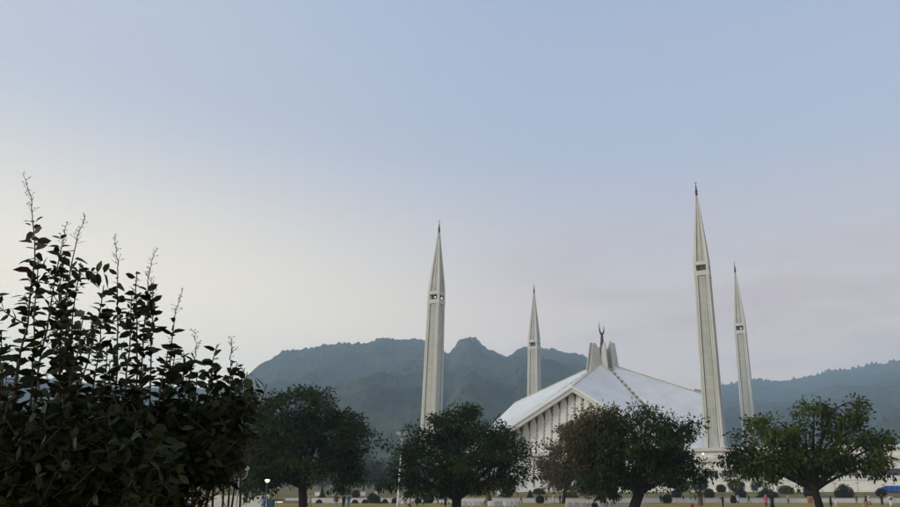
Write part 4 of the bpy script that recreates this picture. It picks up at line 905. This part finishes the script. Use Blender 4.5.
    skinned('gown' if gown else 'shirt', n3, e3, cloth(top), t, skirt)
    if vest:
        n5 = {'p': (tuple(lo + Vector((0, 0, .02)) * k), (.190 * k, .155 * k)), 's': (J['spine'], (.176 * k, .146 * k)), 'c': (J['chest'], (.192 * k, .15 * k)), 'n': (tuple(Vv('chest').lerp(Vv('neck'), .5)), (.12 * k, .10 * k))}
        skinned('waistcoat', n5, [('p', 's'), ('s', 'c'), ('c', 'n')], cloth(vest), t)
    n4 = {'w': (tuple(Vv('pelvis') + Vector((0, 0, .12)) * k), (.140 * k, .112 * k)), 'p': (tuple(Vv('pelvis') + Vector((0, 0, .02)) * k), (.145 * k, .120 * k))}; e4 = [('w', 'p')]
    for s in 'lr':
        n4['k' + s] = (J['kn' + s], .088 * k); n4['a' + s] = (tuple(Vv('an' + s) + Vector((0, 0, .03)) * k), .066 * k); n4['m' + s] = (tuple(Vv('hip' + s).lerp(Vv('kn' + s), .25)), .104 * k); e4 += [('p', 'm' + s), ('m' + s, 'k' + s), ('k' + s, 'a' + s)]
    skinned('trousers', n4, e4, cloth(legs), t)
    for s in 'lr':
        b = MB(); b.tube([Vv('an' + s) + Vector((0, -.04, -.03)) * k, Vv('to' + s) + Vector((0, -.05, .02)) * k, Vv('to' + s) + Vector((0, .05, .005)) * k], [.05 * k, .05 * k, .035 * k], 8); b.build('shoe', M['tyre'], t, smooth=True)
    if pose == 'phone':
        b = MB(); c = Vv('par') + Vector((0, .05, .04)) * k; b.box(c.x - .04, c.x + .04, c.y, c.y + .01, c.z - .08, c.z + .08)
        o = b.build('mobile_phone', M['tyre']); o.location = t.location; o.rotation_euler = t.rotation_euler; tag(o, 'dark mobile phone held up by the man in dark clothes', 'phone')
    return t
WH, NV, BK = (.55, .55, .56), (.018, .022, .045), (.016, .016, .018)
BLUE, GRY = (.22, .32, .48), (.20, .20, .21)
for a in [
    dict(label='person in white behind the shrub, leftmost of the people', px=183, Y=74, rz=160, top=WH, legs=WH, pose='front'),
    dict(label='person in white with a pale yellow scarf behind the shrub', px=190, Y=76, rz=200, top=WH, legs=GRY, scarf=(.5, .5, .16), pose='walk'),
    dict(label='person in cream and dark red half hidden by the shrub', px=200, Y=74, rz=180, top=(.45, .42, .36), legs=(.16, .03, .03), vest=(.16, .02, .03)),
    dict(label='person in light blue standing against the white fence', px=263, Y=86, rz=170, top=BLUE, legs=BLUE, hem=.55),
    dict(label='person in grey walking left beside the first tree trunk', px=306.8, Y=112, rz=90, pose='walk', top=GRY, legs=BK),
    dict(label='person in pale grey following the grey walker by the trunk', px=310.5, Y=114, rz=90, pose='walk', top=(.34, .33, .34), legs=GRY),
    dict(label='person with brown top and light blue trousers facing the mosque', px=336.3, Y=90, rz=10, top=(.10, .05, .035), legs=(.30, .36, .50), hem=.9),
    dict(label='slim person all in black beside the blue shirted person', px=343.8, Y=98, rz=-20, top=BK, legs=BK, hem=.7),
    dict(label='person in blue shirt and grey trousers beside the black dressed one', px=348.7, Y=94, rz=30, top=(.07, .11, .19), legs=(.20, .23, .27), pose='front', hem=.88),
    dict(label='person in white with a black waistcoat beside the pale mast', px=403.2, Y=93, rz=70, pose='walk', top=WH, legs=WH, vest=BK, hem=.5),
    dict(label='person in dark blue standing left of the second tree trunk', px=445.5, Y=108, rz=200, top=NV, legs=BK, hem=.85),
    dict(label='person in a red top walking by the wall before the fins', px=521, Y=158.6, rz=-70, pose='walk', top=(.34, .03, .05), legs=BK, hem=.85),
    dict(label='person in red waistcoat and white trousers left of the brown tree', px=546.3, Y=120, rz=-60, pose='walk', top=(.30, .03, .035), legs=WH, vest=BK, hem=.9),
    dict(label='person with white headscarf beside the brown tree', px=553.8, Y=150, rz=180, top=WH, legs=WH, scarf=(.6, .6, .62), vest=BK, hem=.4),
    dict(label='person in dark brown by the thin brown trunk', px=560, Y=155, rz=140, top=(.04, .03, .026), legs=BK),
    dict(label='person in black seated on the grass among the white chairs', px=594.6, Y=66, rz=170, pose='sit', top=BK, legs=BK),
    dict(label='lone person in black standing at the wall beside a clipped ball', px=660.6, Y=157, rz=190, top=BK, legs=BK, hem=.75),
    dict(label='child in bright red in front of the cycad', px=692, Y=66, rz=150, top=(.45, .03, .04), legs=(.2, .02, .03), hgt=.98, scarf=(.42, .03, .04)),
    dict(label='man in dark clothes holding up a phone', px=722.8, Y=88, rz=75, pose='phone', top=NV, legs=BK, hem=.85),
    dict(label='person in pale blue beside the little clipped bush', px=737.8, Y=142, rz=160, top=(.36, .44, .56), legs=NV, hem=.5, vest=NV),
    dict(label='thin person in black walking along the wall', px=748.8, Y=155, rz=90, pose='walk', top=BK, legs=NV, hem=.85),
    dict(label='woman in pink and dark red beside the black dressed woman', px=765.7, Y=104, rz=10, top=(.42, .12, .16), legs=(.18, .02, .05), scarf=(.42, .14, .17), hem=.55),
    dict(label='woman in a long black gown beside the woman in pink', px=771.8, Y=94, rz=-10, top=BK, legs=BK, scarf=BK, gown=True),
    dict(label='leaning person in yellowish shirt walking on the path', px=788, Y=154, rz=110, pose='lean', top=(.40, .33, .16), legs=BK, hem=.9),
    dict(label='person in black with a bluish scarf by the right trunk', px=830.5, Y=92, rz=80, top=BK, legs=BK, scarf=(.10, .16, .20), hem=.5),
    dict(label='child in white beside the black dressed person at the trunk', px=835.6, Y=96, rz=100, pose='walk', top=WH, legs=WH, hgt=1.2),
    dict(label='thin person in brown right of the egg shaped bush', px=856.2, Y=150, rz=170, top=(.10, .08, .05), legs=(.14, .12, .09)),
    dict(label='person in navy left of the pair behind the tan bin', px=865.6, Y=120, rz=90, pose='walk', top=NV, legs=NV),
    dict(label='person in white and black right of the pair behind the tan bin', px=868.8, Y=122, rz=80, pose='walk', top=WH, legs=BK, vest=BK),
    dict(label='person in dark maroon under the blue sheeting', px=881.5, Y=126, rz=180, top=(.06, .025, .03), legs=BK, scarf=(.05, .03, .03), hem=.3),
    dict(label='man in white with black waistcoat and reddish cap, arms held out', px=890.8, Y=82, rz=185, pose='out', top=WH, legs=WH, vest=BK, cap=(.30, .10, .09), hem=.5),
]: person(**a)

# ------------------------------------------------------------------ the air
hz = MB(); hz.box(-4500, 4500, -400, 4700, -9, 860)
hm = bpy.data.materials.new('haze_air'); hm.use_nodes = True; t = hm.node_tree; t.nodes.clear()
pv = t.nodes.new('ShaderNodeVolumePrincipled'); pv.inputs['Color'].default_value = (.57, .775, 1.0, 1); pv.inputs['Density'].default_value = 0.00026; pv.inputs['Anisotropy'].default_value = 0
om = t.nodes.new('ShaderNodeOutputMaterial'); t.links.new(pv.outputs[0], om.inputs['Volume'])
hz.build('haze', hm, kind='stuff')
